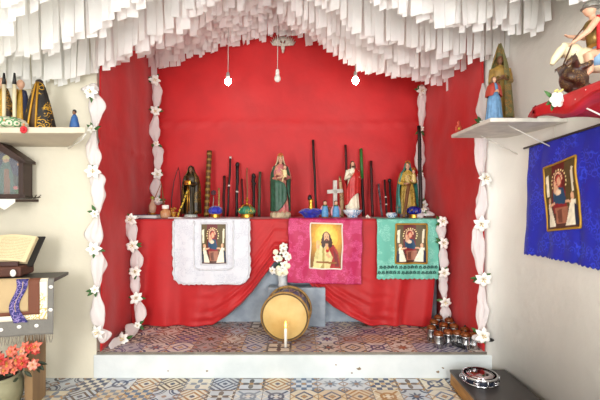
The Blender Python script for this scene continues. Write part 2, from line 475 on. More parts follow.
def madonna(pale=(.93, .90, .80)):
    def bg(u, v):
        if .24 < u < .66 and v > .3: return (.38, .09, .08)
        if v < .3: return (.30, .17, .12)
        return (.33, .27, .12)
    skin = (.86, .66, .52)
    S = [('p', [(.84, .52), (.90, .52), (.93, .86), (.86, .88)], (.92, .88, .76)), ('p', [(.06, .52), (.13, .52), (.13, .86), (.05, .84)], (.92, .88, .76)),
         ('p', [(.30, .24), (.28, .45), (.36, .62), (.52, .66), (.64, .55), (.68, .28)], (.52, .10, .12)),
         ('p', [(.30, .40), (.30, .58), (.40, .64), (.60, .60), (.66, .42), (.60, .36)], (.08, .26, .38)),
         ('e', .47, .72, .085, .09, (.70, .25, .20)), ('e', .47, .715, .055, .065, skin), ('e', .38, .60, .07, .07, skin), ('e', .35, .69, .045, .045, skin),
         ('e', .45, .55, .08, .045, (.9, .8, .68)),
         ('p', [(.33, .32), (.36, .08), (.66, .08), (.70, .32)], (.62, .40, .30)), ('p', [(.38, .28), (.40, .10), (.50, .10), (.52, .30)], (.42, .24, .18)),
         ('p', [(.02, .05), (.10, .40), (.18, .42), (.34, .05)], pale), ('p', [(.02, .05), (.05, .3), (.1, .35), (.12, .05)], (.10, .14, .22)), ('e', .15, .45, .05, .05, skin),
         ('p', [(.60, .05), (.80, .42), (.92, .40), (.96, .05)], pale), ('p', [(.88, .05), (.88, .36), (.95, .3), (.97, .05)], (.10, .14, .24)), ('e', .84, .46, .05, .055, skin),
         ('p', [(.16, .34), (.34, .38), (.34, .41), (.16, .39)], skin), ('p', [(.64, .38), (.8, .36), (.8, .4), (.64, .42)], skin)]
    for k in range(13):
        a = PI*(-.15+1.3*k/12); S.append(('e', .47+.22*math.cos(a), .72+.17*math.sin(a), .020, .015, (.95, .88, .62)))
    for k in range(9):
        a = PI*(k/8); S.append(('e', .45+.11*math.cos(a), .75+.10*math.sin(a), .022, .018, (.93, .75, .60)))
    return raster(S, bg)
PMAT = painted('printed_cloth_picture')
def picture(name, fn, surf, parent, nu=56, nv=76, frame=None, fw=0.02, label=None):
    """surf(u,v) -> local point; u,v in 0..1 with v up; frame = (colour material)"""
    cols = [fn(i/nu, j/nv) for j in range(nv+1) for i in range(nu+1)]
    o = G().sheet(surf, nu, nv).build(name, PMAT, parent, col=cols)
    if label: o['label'] = label
    if frame:
        g = G()
        nrm = (surf(.5, .5+.01)-surf(.5, .5)).cross(surf(.51, .5)-surf(.5, .5)).normalized()
        for (a, b) in (((0, 0), (1, 0)), ((1, 0), (1, 1)), ((1, 1), (0, 1)), ((0, 1), (0, 0))):
            pts = [surf(lerp(a[0], b[0], k/16), lerp(a[1], b[1], k/16)) for k in range(17)]
            g.tube(pts, fw/2, 6)
        g.build('border', frame, o)
    return o

# ------------------------------------------------------------ small cloths over the altar front
def front_cloth(name, label, x0, x1, zb, m, seed, edge='straight', rot=0.0, lacemat=None, corner=0.0):
    cx = (x0+x1)/2
    t = thing(name, label, 'altar cloth', (cx, AY, AZ))
    W = x1-x0
    def place(s, d):
        """s across 0..1, d distance down from slab edge (negative = on top)"""
        X = (s-.5)*W
        if d < 0:
            return Vector((X, -d-0.040, 0.009+0.002*math.sin(s*20)))
        wav = 0.010*math.sin(s*19+seed)*min(1, d*3)+0.012*nz(s*4, d*5, seed)
        p = Vector((X+0.01*nz(0, d*6, seed), -0.094-0.01*min(1, d*20)+wav-0.02*d, 0.006-d))
        return Matrix.Rotation(rot, 3, 'Y') @ p if rot else p
    H = AZ-zb
    def fn(u, v):
        if v < 0.12: return place(u, -(1-v/0.12)*0.22)
        if v < 0.16: # round the slab edge
            k = (v-.12)/.04
            a = place(u, -0.0001); b = place(u, 0.0)
            return a.lerp(b, k)
        k = (v-.16)/.84
        dd = H*k
        if edge == 'scallop' and k > .95: dd = H*(k-0.022*(1-abs(math.sin(u*PI*13)))*(k-.95)/.05)
        if corner:
            e = min(u, 1-u)*W
            if e < corner: mx = H-corner+math.sqrt(max(0, corner**2-(corner-e)**2))
            else: mx = H
            dd = mx*k
            if k > .9: dd += 0.004*math.sin(u*150)
        return place(u, dd)
    G().sheet(fn, 90, 70).build('fabric', m, t, thick=0.002)
    return t, place, H, W
CW = brocade('white_lace_cloth', 'd6d7dd', 'c6c7d0', 60, 0.3, 0.8)
t, place, H, W = front_cloth('altar_towel', 'white cloth with rounded lace edge and picture, left on the altar front', at(175, 0, 3.84).x, at(250, 0, 3.84).x, at(0, 283, 3.84).z, CW, 1.0, corner=0.1)
def surf_on(place, s0, s1, d0, d1, sk=0.0, off=0.006):
    def f(u, v):
        p = place(lerp(s0, s1, u)+sk*v, lerp(d1, d0, v)); return p+Vector((0, -off, 0))
    return f
picture('picture', madonna(), surf_on(place, .36, .70, .04, .42), t, frame=mat('white_lace_ruffle', 'dadade', 0.8, bump=0.5, bs=200), fw=0.016, label='printed picture of an enthroned figure with child on the white cloth')
def edge_pts(place, H, W, r, inset, n=60, s0=0.0, s1=1.0, d0=0.02):
    pts = []
    x0 = s0*W; x1 = s1*W
    pts += [(x0, d0+(H-r-d0)*k/14) for k in range(14)]
    pts += [(x0+r-r*math.cos(a), H-r+r*math.sin(a)) for a in [PI/2*k/8 for k in range(9)]]
    pts += [(lerp(x0+r, x1-r, k/30), H) for k in range(1, 30)]
    pts += [(x1-r+r*math.sin(a), H-r+r*math.cos(a)) for a in [PI/2*k/8 for k in range(9)]]
    pts += [(x1, H-r-(H-r-d0)*k/14) for k in range(1, 15)]
    out = []
    for i, (x, d) in enumerate(pts):
        p = place(x/W, d); out.append(p+Vector((0.003*math.sin(i*2.1), -0.005-0.003*math.sin(i*1.7), 0.003*math.cos(i*2.4))))
    return out
g = G(); ep = edge_pts(place, H, W, .1, 0); g.tube(ep, [0.011+0.004*math.sin(i*2.3) for i in range(len(ep))], 6)
g.build('lace_edge', MATS['white_lace_ruffle'], t)
g = G(); ep = edge_pts(place, H-.13, W, .05, 0, s0=.27, s1=.79, d0=.02); g.tube(ep, [0.008+0.003*math.sin(i*2.3) for i in range(len(ep))], 6)
g.build('inner_ruffle', MATS['white_lace_ruffle'], t)

CM = brocade('magenta_damask', 'b3194f', 'cf4a80', 70, 0.1, 0.55)
t, place, H, W = front_cloth('altar_towel', 'magenta patterned cloth with portrait picture hanging at the altar centre', at(289, 0, 3.84).x, at(362, 0, 3.84).x, at(0, 283, 3.84).z, CM, 2.0, rot=R(1.6))
picture('picture', sacred(), surf_on(place, .30, .73, .04, .46), t, frame=mat('white_picture_border', 'eee6d8', 0.6), fw=0.013, label='printed portrait of a bearded robed man on yellow background')
CT = brocade('mint_lace', '68b5a1', '8ccdbb', 55, 0.2, 0.7)
t, place, H, W = front_cloth('altar_towel', 'mint green lace cloth with scalloped hem and picture, right on the altar front', at(376, 0, 3.84).x, at(437, 0, 3.84).x, at(0, 279, 3.84).z, CT, 3.0, edge='scallop')
picture('picture', madonna(), surf_on(place, .30, .80, .045, .41), t, frame=mat('gold_braid', 'b78a2a', 0.45, 0.3, bump=.4, bs=150), fw=0.016, label='gold-edged printed picture of an enthroned figure on the mint cloth')
g = G()
for k in range(15):
    for row in range(2):
        s = (k+.5+.4*row)/15.6; d = H-0.065-0.05*row
        c0 = place(s, d)+Vector((0, -0.004, 0))
        for q in range(5):
            a = q*2*PI/5+k
            c = c0+Vector((0.011*math.cos(a), 0, 0.011*math.sin(a)))
            g.ball(c, (0.006, 0.0015, 0.006), 6, 4)
        g.tube([c0+Vector((-.018, 0, -.012)), c0+Vector((0, 0, .004)), c0+Vector((.02, 0, -.01))], 0.0025, 4)
g.build('lace_openwork', mat('dark_teal_thread', '17443c', 0.8), t)
CT_t = t

# ------------------------------------------------------------ garlands
def lily(g, gs, c, r, n, seed):
    """petals in g, stamens in gs; n facing normal"""
    rnd = random.Random(seed)
    q = Vector((0, 0, 1)).rotation_difference(Vector(n))
    base = rnd.random()*6
    for k in range(6):
        a = base+k*PI/3+rnd.uniform(-.12, .12); L_ = r*rnd.uniform(.85, 1.1)
        def fn(u, v):
            w = 0.30*r*math.sin(PI*min(1, u*0.94+.06))**.8
            x = u*L_; y = (v-.5)*2*w
            z = 0.45*r*math.sin(u*2.0)-.35*r*u*u+0.1*r*abs(v-.5)
            return Vector((x*math.cos(a)-y*math.sin(a), x*math.sin(a)+y*math.cos(a), z))
        g.sheet(lambda u, v: q @ fn(u, v)+Vector(c), 6, 2)
    for k in range(4):
        a = base+k*PI/2
        gs.tube([Vector(c), q @ Vector((.1*r*math.cos(a), .1*r*math.sin(a), .35*r))+Vector(c), q @ Vector((.22*r*math.cos(a), .22*r*math.sin(a), .6*r))+Vector(c)], [.02*r, .02*r, .06*r], 4)
def leafs(g, c, r, n, seed, k=3):
    rnd = random.Random(seed+99)
    q = Vector((0, 0, 1)).rotation_difference(Vector(n))
    for j in range(k):
        a = rnd.random()*2*PI; L_ = r*rnd.uniform(.9, 1.3)
        def fn(u, v):
            w = .2*r*math.sin(PI*min(1, u*.95+.05)); x = u*L_; y = (v-.5)*2*w
            return Vector((x*math.cos(a)-y*math.sin(a), x*math.sin(a)+y*math.cos(a), -.25*r-.1*r*u))
        g.sheet(lambda u, v: q @ fn(u, v)+Vector(c), 5, 2)
def garland(label, pts, ties, nrm, w=0.05, seed=0, fr=0.075, flat=0.45, small=()):
    """pts path points (world); ties: parameter list 0..1 where it is gathered with a flower"""
    pts = [Vector(p) for p in pts]
    # arclength
    d = [0]
    for a, b in zip(pts, pts[1:]): d.append(d[-1]+(b-a).length)
    T = d[-1]
    def pos(t):
        s = t*T
        for i in range(len(pts)-1):
            if s <= d[i+1]+1e-9: return pts[i].lerp(pts[i+1], (s-d[i])/(d[i+1]-d[i]))
        return pts[-1].copy()
    root = thing('lily_garland', label, 'garland', pos(0.0))
    O = Vector(root.location)
    nrm = Vector(nrm).normalized()
    n = int(T/0.018); seg = 22
    rings = []
    tt = sorted([0]+list(ties)+[1])
    vs = []; fs = []
    for i in range(n+1):
        t = i/n; p = pos(t)-O
        tg = (pos(min(1, t+.01))-pos(max(0, t-.01))).normalized()
        side = tg.cross(nrm).normalized()
        for a, b in zip(tt, tt[1:]):
            if a <= t <= b: k = (t-a)/(b-a) if b > a else 0; break
        blg = math.sin(PI*k**(.7 if tt.index(a) % 2 else 1.35))**.9
        ww = w*(0.22+0.95*blg)
        sway = side*w*0.45*blg*math.sin(seed+3.1*tt.index(a))
        for q in range(seg):
            an = 2*PI*q/seg
            f = 1+.5*nz(math.cos(an)*1.5, t*T*11, seed*1.7+math.sin(an))+.16*math.sin(4*an+t*25)+.10*math.sin(6*an-t*31)
            vs.append(p+sway+side*ww*f*math.cos(an)+nrm*(ww*flat*f*math.sin(an)+w*flat*1.1))
    for i in range(n):
        for q in range(seg):
            a = i*seg+q; b = i*seg+(q+1) % seg
            fs.append((a, b, b+seg, a+seg))
    fs.append(tuple(range(seg))); fs.append(tuple(range(n*seg, (n+1)*seg)))
    G().add(vs, fs).build('tulle', TULLE, root)
    for j, t in enumerate(ties):
        c = pos(t)-O+nrm*(w*flat*2.2+0.015)
        sm = j in small
        nn = (nrm+Vector((random.uniform(-.4, .4), 0, random.uniform(-.3, .3)))).normalized()
        gp, gs, gl = G(), G(), G()
        lily(gp, gs, c, fr*(0.6 if sm else 1), nn, seed*31+j)
        leafs(gl, c-nrm*.005, fr*1.05, nn, seed*31+j)
        fo = gp.build('lily', LILY, root, thick=0.0015)
        gs.build('stamen', YEL, fo)
        gl.build('leaf', LEAF, root, thick=0.001)
    return root
def path(pp, D): return [at(x, y, D if not isinstance(D, (list, tuple)) else D[i]) for i, (x, y) in enumerate(pp)]
garland('tulle garland with white lilies down the left front edge of the niche',
        path([(95, 84), (96, 130), (97, 170), (99, 212), (98, 255), (99, 300), (104, 342)], 3.165), [.04, .18, .34, .50, .635, .79, .95], (0, -1, 0), w=.047, seed=1, small=(1, 3, 5), fr=.06)
garland('tulle garland with white lilies in the left back corner of the niche',
        path([(155, 76), (156, 120), (157, 165), (158, 205)], 4.46), [.04, .28, .53, .76, .96], (.3, -1, 0), w=.042, seed=2, small=(2, 4), fr=.065)
garland('tulle garland with white lilies in the right back corner of the niche',
        path([(422, 85), (421, 125), (420, 165), (421, 200), (426, 214)], [4.47, 4.47, 4.47, 4.47, 4.3]), [.05, .33, .66, .9], (-.3, -1, 0), w=.042, seed=3, small=(1, 2), fr=.064)
garland('tulle garland with white lilies down the right front edge of the niche',
        path([(482, 84), (481, 130), (481, 180), (478, 225), (480, 278), (479, 342)], 3.165), [.16, .37, .54, .75, .965], (0, -1, 0), w=.038, seed=4, small=(0,), fr=.068)
ly = 3.74
garland('tulle garland with lilies down the left end of the altar to the front step',
        [at(133, 216, 3.78), at(134, 245, 3.78), at(137, 275, 3.78), at(138, 305, 3.76), at(139, 325, 3.7), Vector((at(128, 338, 3.5).x, 3.5, PZ+.02)), Vector((at(109, 347, 3.3).x+.02, 3.27, PZ+.03))], [.02, .19, .36, .52, .69, .86], (0.15, -1, 0.1), w=.04, seed=5, small=(4,), fr=.065)
garland('tulle garland with lilies down the right end of the altar beside the metal cups',
        [at(441, 218, 3.78), at(442, 245, 3.78), at(443, 275, 3.78), at(444, 305, 3.78), at(446, 322, 3.76)], [.04, .24, .52, .80], (-.15, -1, 0.1), w=.036, seed=6, fr=.06)
garland('white tulle bow lying on the right end of the altar top',
        [Vector((1.10, 3.99, AZ+.02)), Vector((1.20, 4.0, AZ+.03)), Vector((1.31, 3.97, AZ+.025))], [.5], (0, -.5, 1), w=.045, seed=7, fr=.04)

# ------------------------------------------------------------ paper fringe under the roof
RT = [(0, 3.10), (.2, 2.97), (.6, 2.70), (.85, 2.60), (1.13, 2.51), (1.4, 2.47), (2.2, 2.46)]
RTB = [(0, 3.24), (.3, 3.18), (.6, 3.07), (1.5, 2.8), (2.2, 2.7)]
LT = [(0, 3.10), (.4, 2.92), (1.04, 2.52), (1.5, 2.30), (2.2, 2.26), (3.2, 2.25)]
LTB = [(0, 3.24), (.35, 3.11), (.9, 2.99), (1.44, 2.81), (1.6, 2.76), (3, 2.6)]
def prof(x, D):
    s = x+.2
    if s >= 0: k = max(0, min(1, (D-3.85)/.4)); return lerp(pw(s, RT), pw(s, RTB), k)
    k = max(0, min(1, (D-3.25)/.5)); return lerp(pw(-s, LT), pw(-s, LTB), k)
rows = [4.46, 4.34, 4.21, 4.07, 3.93, 3.8, 3.68, 3.42, 3.12, 3.03, 2.62, 2.53, 2.22, 2.13, 1.86, 1.78]
names = ['white paper fringe row hanging closest to the red backdrop']+['white paper fringe row under the roof, %s from the red backdrop' % w for w in
    ('second', 'third', 'fourth', 'fifth', 'sixth', 'seventh', 'eighth', 'ninth', 'tenth', 'eleventh', 'twelfth', 'thirteenth', 'fourteenth')]+['white paper fringe row second nearest the viewer at the top', 'white paper fringe row nearest the viewer, at the very top']
for ri, D in enumerate(rows):
    if D > YF: tt = (D-YF)/(YB-YF); xa, xb = lerp(XL0, XL1, tt)+.06, lerp(XR0, XR1, tt)-.05
    else: xa, xb = -3.0 if D > 2.6 else -2.6, XW-.05
    # skip what lies far outside the view
    xa = max(xa, -0.80*D-0.1); 
    root = thing('paper_fringe', names[ri], 'paper fringe', (-0.2, D, roofz(-.2)-.03), group='rows of white paper fringe under the roof')
    O = Vector(root.location)
    cg = G(); n = 12
    cg.tube([Vector((lerp(xa, -.2, k/n), D, roofz(lerp(xa, -.2, k/n))-.03))-O for k in range(n+1)]+[Vector((lerp(-.2, xb, k/n), D, roofz(lerp(-.2, xb, k/n))-.03))-O for k in range(1, n+1)], .003, 5)
    cg.build('cord', WHITE, root)
    x = xa
    g = G(); cnt = 0; lim = random.randint(6, 9); lj = random.uniform(-.03, .03)
    while x < xb:
        w = random.choice([.035, .042, .05, .058, .07])
        if x+w > xb: w = xb-x
        if w < .01: break
        xm = x+w/2
        zb = prof(xm, D)+random.uniform(-.02, .03)+lj+.03*nz(xm*2.3, D*5, 1)
        if random.random() < .05: zb -= .05
        zt = roofz(xm)-.028
        ph = random.uniform(0, 6); sw = random.uniform(-.012, .012); tw = random.uniform(-.45, .45); fy = random.uniform(-.02, .02); cu = random.uniform(-.01, .03)
        if random.random() < .08: tw *= 2.5; sw *= 2
        dx0 = 0.0
        def fn(u, v):
            k = v
            a = tw*k*k
            px = (u-.5)*w*0.97
            zz = lerp(zt, zb, k)+ .01*(u-.5)
            yy = D+fy*k+px*math.sin(a)+.010*math.sin(k*5+ph)+cu*max(0, k-.7)**2*6
            return Vector((xm+sw*k*k+px*math.cos(a), yy, zz))-O
        g.sheet(fn, 2, 7)
        x += w+random.choice([-.006, -.003, 0, .002, .006])
        cnt += 1
        if cnt >= lim or x >= xb:
            g.build('paper_sheet', PAPER, root)
            g = G(); cnt = 0; lim = random.randint(6, 9); lj = random.uniform(-.03, .03)
    if g.v: g.build('paper_sheet', PAPER, root)

# ------------------------------------------------------------ hanging bulbs and dove
def bulb(px, py, lit, label):
    D = 4.0
    p = at(px, py, D)
    root = thing('light_bulb', label, 'light bulb', p, group=None)
    top = roofz(p.x)-.01-p.z
    G().tube([(0, 0, .075), (0.004, 0, top*.5), (0, 0, top)], .004, 6).build('cord', mat('grey_flex', 'b9b2ac', .6), root)
    G().lathe([(.012, .085), (.016, .08), (.019, .05), (.019, .03), (.014, .028)], 16).build('socket', WHITE if not lit else mat('grey_socket', '9a9490', .5), root)
    m = mat('lit_bulb_glass', 'ffffff', .3, emit='fff6ea', es=60) if lit else mat('opal_bulb_glass', 'f1ebe0', .25)
    G().lathe([(.002, -.042), (.014, -.04), (.025, -.030), (.032, -.012), (.032, .002), (.026, .016), (.017, .028), (.013, .034)], 20).build('glass', m, root)
bulb(228, 81, True, 'lit hanging light bulb left of the dove')
bulb(355.5, 80, True, 'lit hanging light bulb at the right, under the fringe')
bulb(277.5, 78, False, 'unlit white bulb hanging below the dove')
dv = thing('dove_ornament', 'small white carved dove with raised wings on the backdrop above the bulbs', 'ornament', at(283, 45, 4.56)); dv.scale = (.85,)*3
DM = mat('aged_white_carving', 'd8cfc0', .7, var=.3, vs=40)
G().ball((0, -.02, -.03), (.028, .022, .065)).ball((0, -.028, -.095), (.018, .02, .024)).add([(0, -.05, -.11), (.006, -.04, -.10), (-.006, -.04, -.10), (0, -.03, -.13)], [(0, 1, 2), (0, 2, 3), (0, 3, 1), (1, 3, 2)]).build('body', DM, dv, voxel=.006)
for s in (-1, 1):
    g = G()
    for k in range(7):
        a = R(15+k*13)
        rr = .16-.008*k
        b = Vector((s*.02, -.02, -.01))
        e = Vector((s*(.02+rr*math.cos(a)*.95), -.02, rr*math.sin(a)))
        m_ = b.lerp(e, .55)+Vector((s*.03, 0, -.02))
        g.tube([b, m_, e], [.012, .014, .004], 6)
    g.build('wing', DM, dv)
g = G()
for k in range(5):
    a = R(60+k*15); g.tube([(0, -.02, .02), (.07*math.cos(a), -.02, .02+.09*math.sin(a))], [.01, .008], 6)
g.build('tail', DM, dv)

# ------------------------------------------------------------ statues
def hand(g, wrist, d, palmn, s, side=1, curl=.6):
    """wrist point, direction d of the fingers, palm normal"""
    d = Vector(d).normalized(); n = Vector(palmn).normalized(); w = d.cross(n).normalized()*side
    wp = Vector(wrist)
    g.tube([wp, wp+d*.02*s, wp+d*.045*s], [.013*s, .017*s, .016*s], 8)
    for k, (o, l) in enumerate(((-.015, .040), (-.005, .047), (.005, .044), (.014, .034))):
        b = wp+d*.042*s+w*o*s
        m = b+d*l*.5*s+n*curl*.008*s
        e = b+d*l*(1-.3*curl)*s+n*curl*.028*s
        g.tube([b, m, e], [.0065*s, .006*s, .0048*s], 6)
    b = wp+d*.015*s-w*.014*s
    g.tube([b, b+d*.018*s-w*.012*s, b+d*.036*s-w*.012*s+n*.008*s], [.0075*s, .0065*s, .005*s], 6)
def figure(root, s, arms, skin=SKIN, lean=(0, 0), headtilt=0, torso=True, sleeves=None, hz=.915, lower=True):
    g = G()
    hx, hy = lean
    hc = Vector((hx, hy-.008, hz))*s
    rt = Matrix.Rotation(headtilt, 3, 'Y')
    g.ball(hc, (.040*s, .047*s, .058*s), 18, 12, rt)
    g.ball(hc+rt @ Vector((0, -.012, -.03))*s, (.030*s, .034*s, .03*s), 12, 8)
    g.tube([hc+rt @ Vector((0, -.044, .012))*s, hc+rt @ Vector((0, -.055, -.010))*s], [.005*s, .009*s], 6)
    for sd in (-1, 1): g.ball(hc+rt @ Vector((sd*.040, .002, -.002))*s, (.006*s, .012*s, .016*s), 8, 6)
    g.tube([hc+Vector((0, .005, -.04))*s, Vector((hx*.5, .0, .80))*s], [.024*s, .028*s], 10)
    if torso: g.rings([((0, 0, (.04 if lower else .45)*s), .07*s, .06*s), ((0, 0, .5*s), .08*s, .06*s), ((0, 0, .72*s), .10*s, .06*s), ((0, 0, .80*s), .085*s, .05*s), ((0, 0, .83*s), .03*s, .03*s)], 14)
    for (sh, el, wr, hd, pn, sd) in arms:
        sh, el, wr = [Vector(q)*s for q in (sh, el, wr)]
        g.tube([sh, sh.lerp(el, .5), el, el.lerp(wr, .5), wr], [.028*s, .027*s, .022*s, .019*s, .013*s], 8)
        hand(g, wr, hd, pn, s, sd)
    b = g.build('body', skin, root, voxel=.0045*s/.66 if s > .3 else .003)
    e = G()
    for sd in (-1, 1): e.ball(hc+rt @ Vector((sd*.016, -.042, .006))*s, (.0065*s, .004*s, .0035*s), 8, 5)
    e.build('eyes', mat('dark_eye_paint', '1f140f', .4), root)
    G().ball(hc+rt @ Vector((0, -.043, -.027))*s, (.011*s, .005*s, .0035*s), 8, 5).build('mouth', mat('lip_paint', 'a34a42', .5), root)
    return hc, rt
def robe(root, s, m, sleeves=(), base=.0, rx=.145, ry=.11, folds=11, amp=.08, name='robe', ph=0, top=.845, waist=.085):
    zs = [base, .08, .18, .30, .42, .52, .60, .68, .75, .80, top-.015, top]
    xs = [rx, rx*.97, rx*.93, rx*.86, rx*.80, rx*.72, waist+.01, .103, .113, .105, .055, .034]
    ys = [ry, ry*.97, ry*.92, ry*.88, ry*.82, ry*.76, waist*.78, .078, .08, .07, .042, .034]
    g = G(); rs = [((0, 0, z*s), x*s, y*s) for z, x, y in zip(zs, xs, ys)]
    g.rings(rs, 66, fold=lambda a, t: 1+amp*(math.sin(folds*a+ph+2*t)+.4*math.sin(folds*1.9*a+ph))*max(0, 1-t*1.25))
    for sh, el, wr in sleeves:
        sh, el, wr = [Vector(q)*s for q in (sh, el, wr)]
        g.tube([sh, sh.lerp(el, .5), el, el.lerp(wr, .55), el.lerp(wr, .93)], [.040*s, .040*s, .038*s, .042*s, .048*s], 12, cap=False)
    return g.build(name, m, root)
def shell(root, name, s, rows_, m, thick=.01, folds=9, amp=.05, ph=0, n=44, lift=None):
    """open cloak: rows (z, rx, ry, cy, aL, aR) angles measured from the front (-Y), aL to the viewer's left opening, aR right"""
    def fn(u, v):
        i = v*(len(rows_)-1); k = min(int(i), len(rows_)-2); f = i-k
        z, rx, ry, cy, aL, aR = [lerp(a, b, f) for a, b in zip(rows_[k], rows_[k+1])]
        a = lerp(aL, 360-aR, u)
        A = R(-90-a)
        q = 1+amp*math.sin(folds*A+ph)*min(1, v*1.5)
        if lift: z += lift[1]*v*v*max(0, math.cos(A-R(lift[0])))
        return Vector((rx*q*math.cos(A), cy+ry*q*math.sin(A), z))*s
    return G().sheet(fn, n, 26).build(name, m, root, thick=thick*s)
def crown(root, c, r, h, name='crown', m=None):
    g = G(); c = Vector(c)
    g.lathe([(r, 0), (r*1.05, h*.12), (r, h*.25), (r*.93, h*.25), (r*.93, 0)], 20, c)
    for k in range(6):
        a = k*PI/3
        g.tube([c+Vector((r*math.cos(a), r*math.sin(a), h*.2)), c+Vector((r*1.15*math.cos(a), r*1.15*math.sin(a), h*.6)), c+Vector((r*.5*math.cos(a), r*.5*math.sin(a), h*.95)), c+Vector((0, 0, h))], r*.12, 5)
    g.ball(c+Vector((0, 0, h*1.05)), r*.2, 8, 6)
    return g.build(name, m or GOLD, root)
SHL, SHR = (-.095, 0, .785), (.095, 0, .785)
ZA = AZ+.006
def apos(px, D, base=None): return Vector(((px-300)/F*D, D, ZA if base is None else base))

# 1 dark statue
s = .50*1.0
st1 = thing('saint_statue', 'dark robed statue with gold trim and black veil, left on the altar', 'statue', apos(191, 4.2), rz=R(-8))
s = .535
DK = brocade('dark_olive_gold_paint', '2a2112', '9a7a2c', 60, .55, .45, .5)
DKR = mat('dark_bronze_robe', '3a2e14', .45, .2, var=.5, vs=40)
arms = [(SHL, (-.13, -.03, .62), (-.05, -.12, .63), (.7, -.7, .1), (0, 0, 1), 1), (SHR, (.13, -.03, .62), (.05, -.12, .63), (-.7, -.7, .1), (0, 0, 1), -1)]
G().lathe([(.13*s, 0), (.135*s, .02*s), (.12*s, .05*s), (.11*s, .06*s)], 24).build('base', mat('milky_glass_base', 'c9cfc8', .3), st1)
fig_skin = mat('dark_painted_skin', '7a5238', .5)
figure(st1, s, arms, fig_skin)
robe(st1, s, DKR, [a[:3] for a in arms], base=.06, rx=.13)
shell(st1, 'veil', s, [(.985, .012, .015, 0, 60, 60), (.975, .045, .05, .005, 62, 62), (.92, .062, .065, .01, 50, 50), (.86, .08, .075, .01, 45, 45), (.78, .14, .095, .01, 45, 45), (.6, .175, .12, .01, 42, 42), (.3, .18, .13, .01, 35, 35), (.07, .19, .14, .01, 35, 35)], DK, folds=8)
G().box((0, -.15*s, .66*s), (.12*s, .035*s, .085*s)).build('gold_book', GOLD, st1, bevel=.004)
G().tube([(-.01*s, -.135*s, .6*s), (-.012*s, -.15*s, .1*s)], [.012*s, .012*s], 6).tube([(.02*s, -.135*s, .6*s), (.03*s, -.15*s, .12*s)], [.009*s, .009*s], 6).build('gold_cord', GOLD, st1)
crown(st1, (0, 0, .965*s), .03*s, .03*s, m=BLACK)
# yellow black stick in front
def rod(name, label, cat, a, b, r, m, seg=10, group=None, taper=1.0, knob=None):
    a = Vector(a); b = Vector(b)
    root = thing(name, label, cat, a, group=group)
    n = 9
    pts = [(b-a)*(k/n)+Vector((.002*math.sin(k*1.3+a.x*9), 0, 0)) for k in range(n+1)]
    G().tube(pts, [lerp(r, r*taper, k/n)*(1+.05*math.sin(k*2.2)) for k in range(n+1)], seg).build('shaft', m, root)
    return root
YB_ = mat('yellow_rattan', 'c9a526', .5)
a = apos(177, 4.02); b = at(188, 190, 4.03)
t = rod('striped_stick', 'yellow and black striped stick leaning at the dark statue', 'stick', a+Vector((0, 0, .004)), b, .009, YB_)
g = G()
for k in range(8):
    p = (b-a)*((k+.5)/8); q = (b-a)*((k+.75)/8); g.tube([p, q], .0098, 10)
g.build('band', BLACK, t)

# 2 Mary with child
st2 = thing('saint_statue', 'statue of a crowned woman in green mantle and pink dress holding a child', 'statue', apos(280.5, 4.13), rz=R(4))
s = .645
PK = brocade('rose_gilt_dress', 'c06a6c', 'd8b071', 70, .6, .5)
GR = mat('green_mantle_paint', '2f5b45', .45, var=.4, vs=25)
BE = mat('beige_cloud_base', 'cdbb97', .6, var=.3, vs=25)
g = G()
g.rings([((0, 0, 0), .155*s, .12*s), ((0, 0, .03*s), .16*s, .125*s), ((0, 0, .07*s), .135*s, .11*s), ((0, 0, .10*s), .12*s, .10*s)], 30, fold=lambda a, t: 1+.06*math.sin(7*a))
for k in range(10):
    a = k*2*PI/10; g.ball((.125*s*math.cos(a), .095*s*math.sin(a), .05*s), .04*s, 10, 7)
g.build('base', BE, st2)
arms = [(SHL, (-.13, -.02, .60), (-.03, -.13, .62), (.8, -.5, .1), (0, 0, 1), 1), (SHR, (.14, -.02, .62), (.06, -.12, .64), (-.6, -.7, .1), (0, 0, 1), -1)]
hc, rt = figure(st2, s, arms, headtilt=R(-6))
robe(st2, s, PK, [a[:3] for a in arms], base=.08, rx=.135)
shell(st2, 'mantle', s, [(.83, .06, .05, .005, 50, 50), (.80, .118, .08, .005, 48, 48), (.70, .15, .105, .005, 50, 45), (.61, .16, .125, 0, 38, 45), (.54, .155, .155, -.005, -20, 45), (.42, .15, .145, 0, -42, 48), (.28, .15, .13, 0, -38, 62), (.16, .15, .125, 0, -8, 80), (.10, .15, .12, 0, 20, 90)], GR, folds=11, amp=.06)
shell(st2, 'veil', s, [(.978, .01, .01, 0, 55, 55), (.965, .043, .048, .003, 60, 60), (.92, .052, .058, .006, 55, 55), (.87, .06, .06, .008, 55, 55), (.82, .085, .07, .01, 60, 60), (.76, .10, .08, .012, 65, 65)], mat('cream_veil', 'dcc9a0', .6), folds=7, amp=.03)
G().tube([(-.04*s, .02*s, .86*s), (-.05*s, -.03*s, .80*s), (-.045*s, -.05*s, .75*s)], .012*s, 8).tube([(.04*s, .02*s, .86*s), (.05*s, -.03*s, .80*s), (.045*s, -.05*s, .75*s)], .012*s, 8).build('hair', HAIR, st2)
crown(st2, hc+Vector((0, 0, .045*s)), .034*s, .05*s)
g = G(); cc = Vector((.065, -.12, .70))*s
g.rings([(cc+Vector((0, 0, -.07*s)), .035*s, .03*s), (cc+Vector((0, 0, -.02*s)), .036*s, .03*s), (cc+Vector((0, 0, .035*s)), .03*s, .024*s), (cc+Vector((0, 0, .05*s)), .012*s, .012*s)], 14)
g.tube([cc+Vector((-.02, 0, .03))*s, cc+Vector((-.05, -.03, .04))*s, cc+Vector((-.07, -.04, .06))*s], [.012*s, .010*s, .007*s], 6)
g.tube([cc+Vector((-.01, -.02, -.06))*s, cc+Vector((-.03, -.05, -.09))*s, cc+Vector((-.04, -.04, -.14))*s], [.014*s, .012*s, .008*s], 6)
inf = g.build('infant', mat('infant_cream_gown', 'e0cf98', .5), st2, voxel=.003)
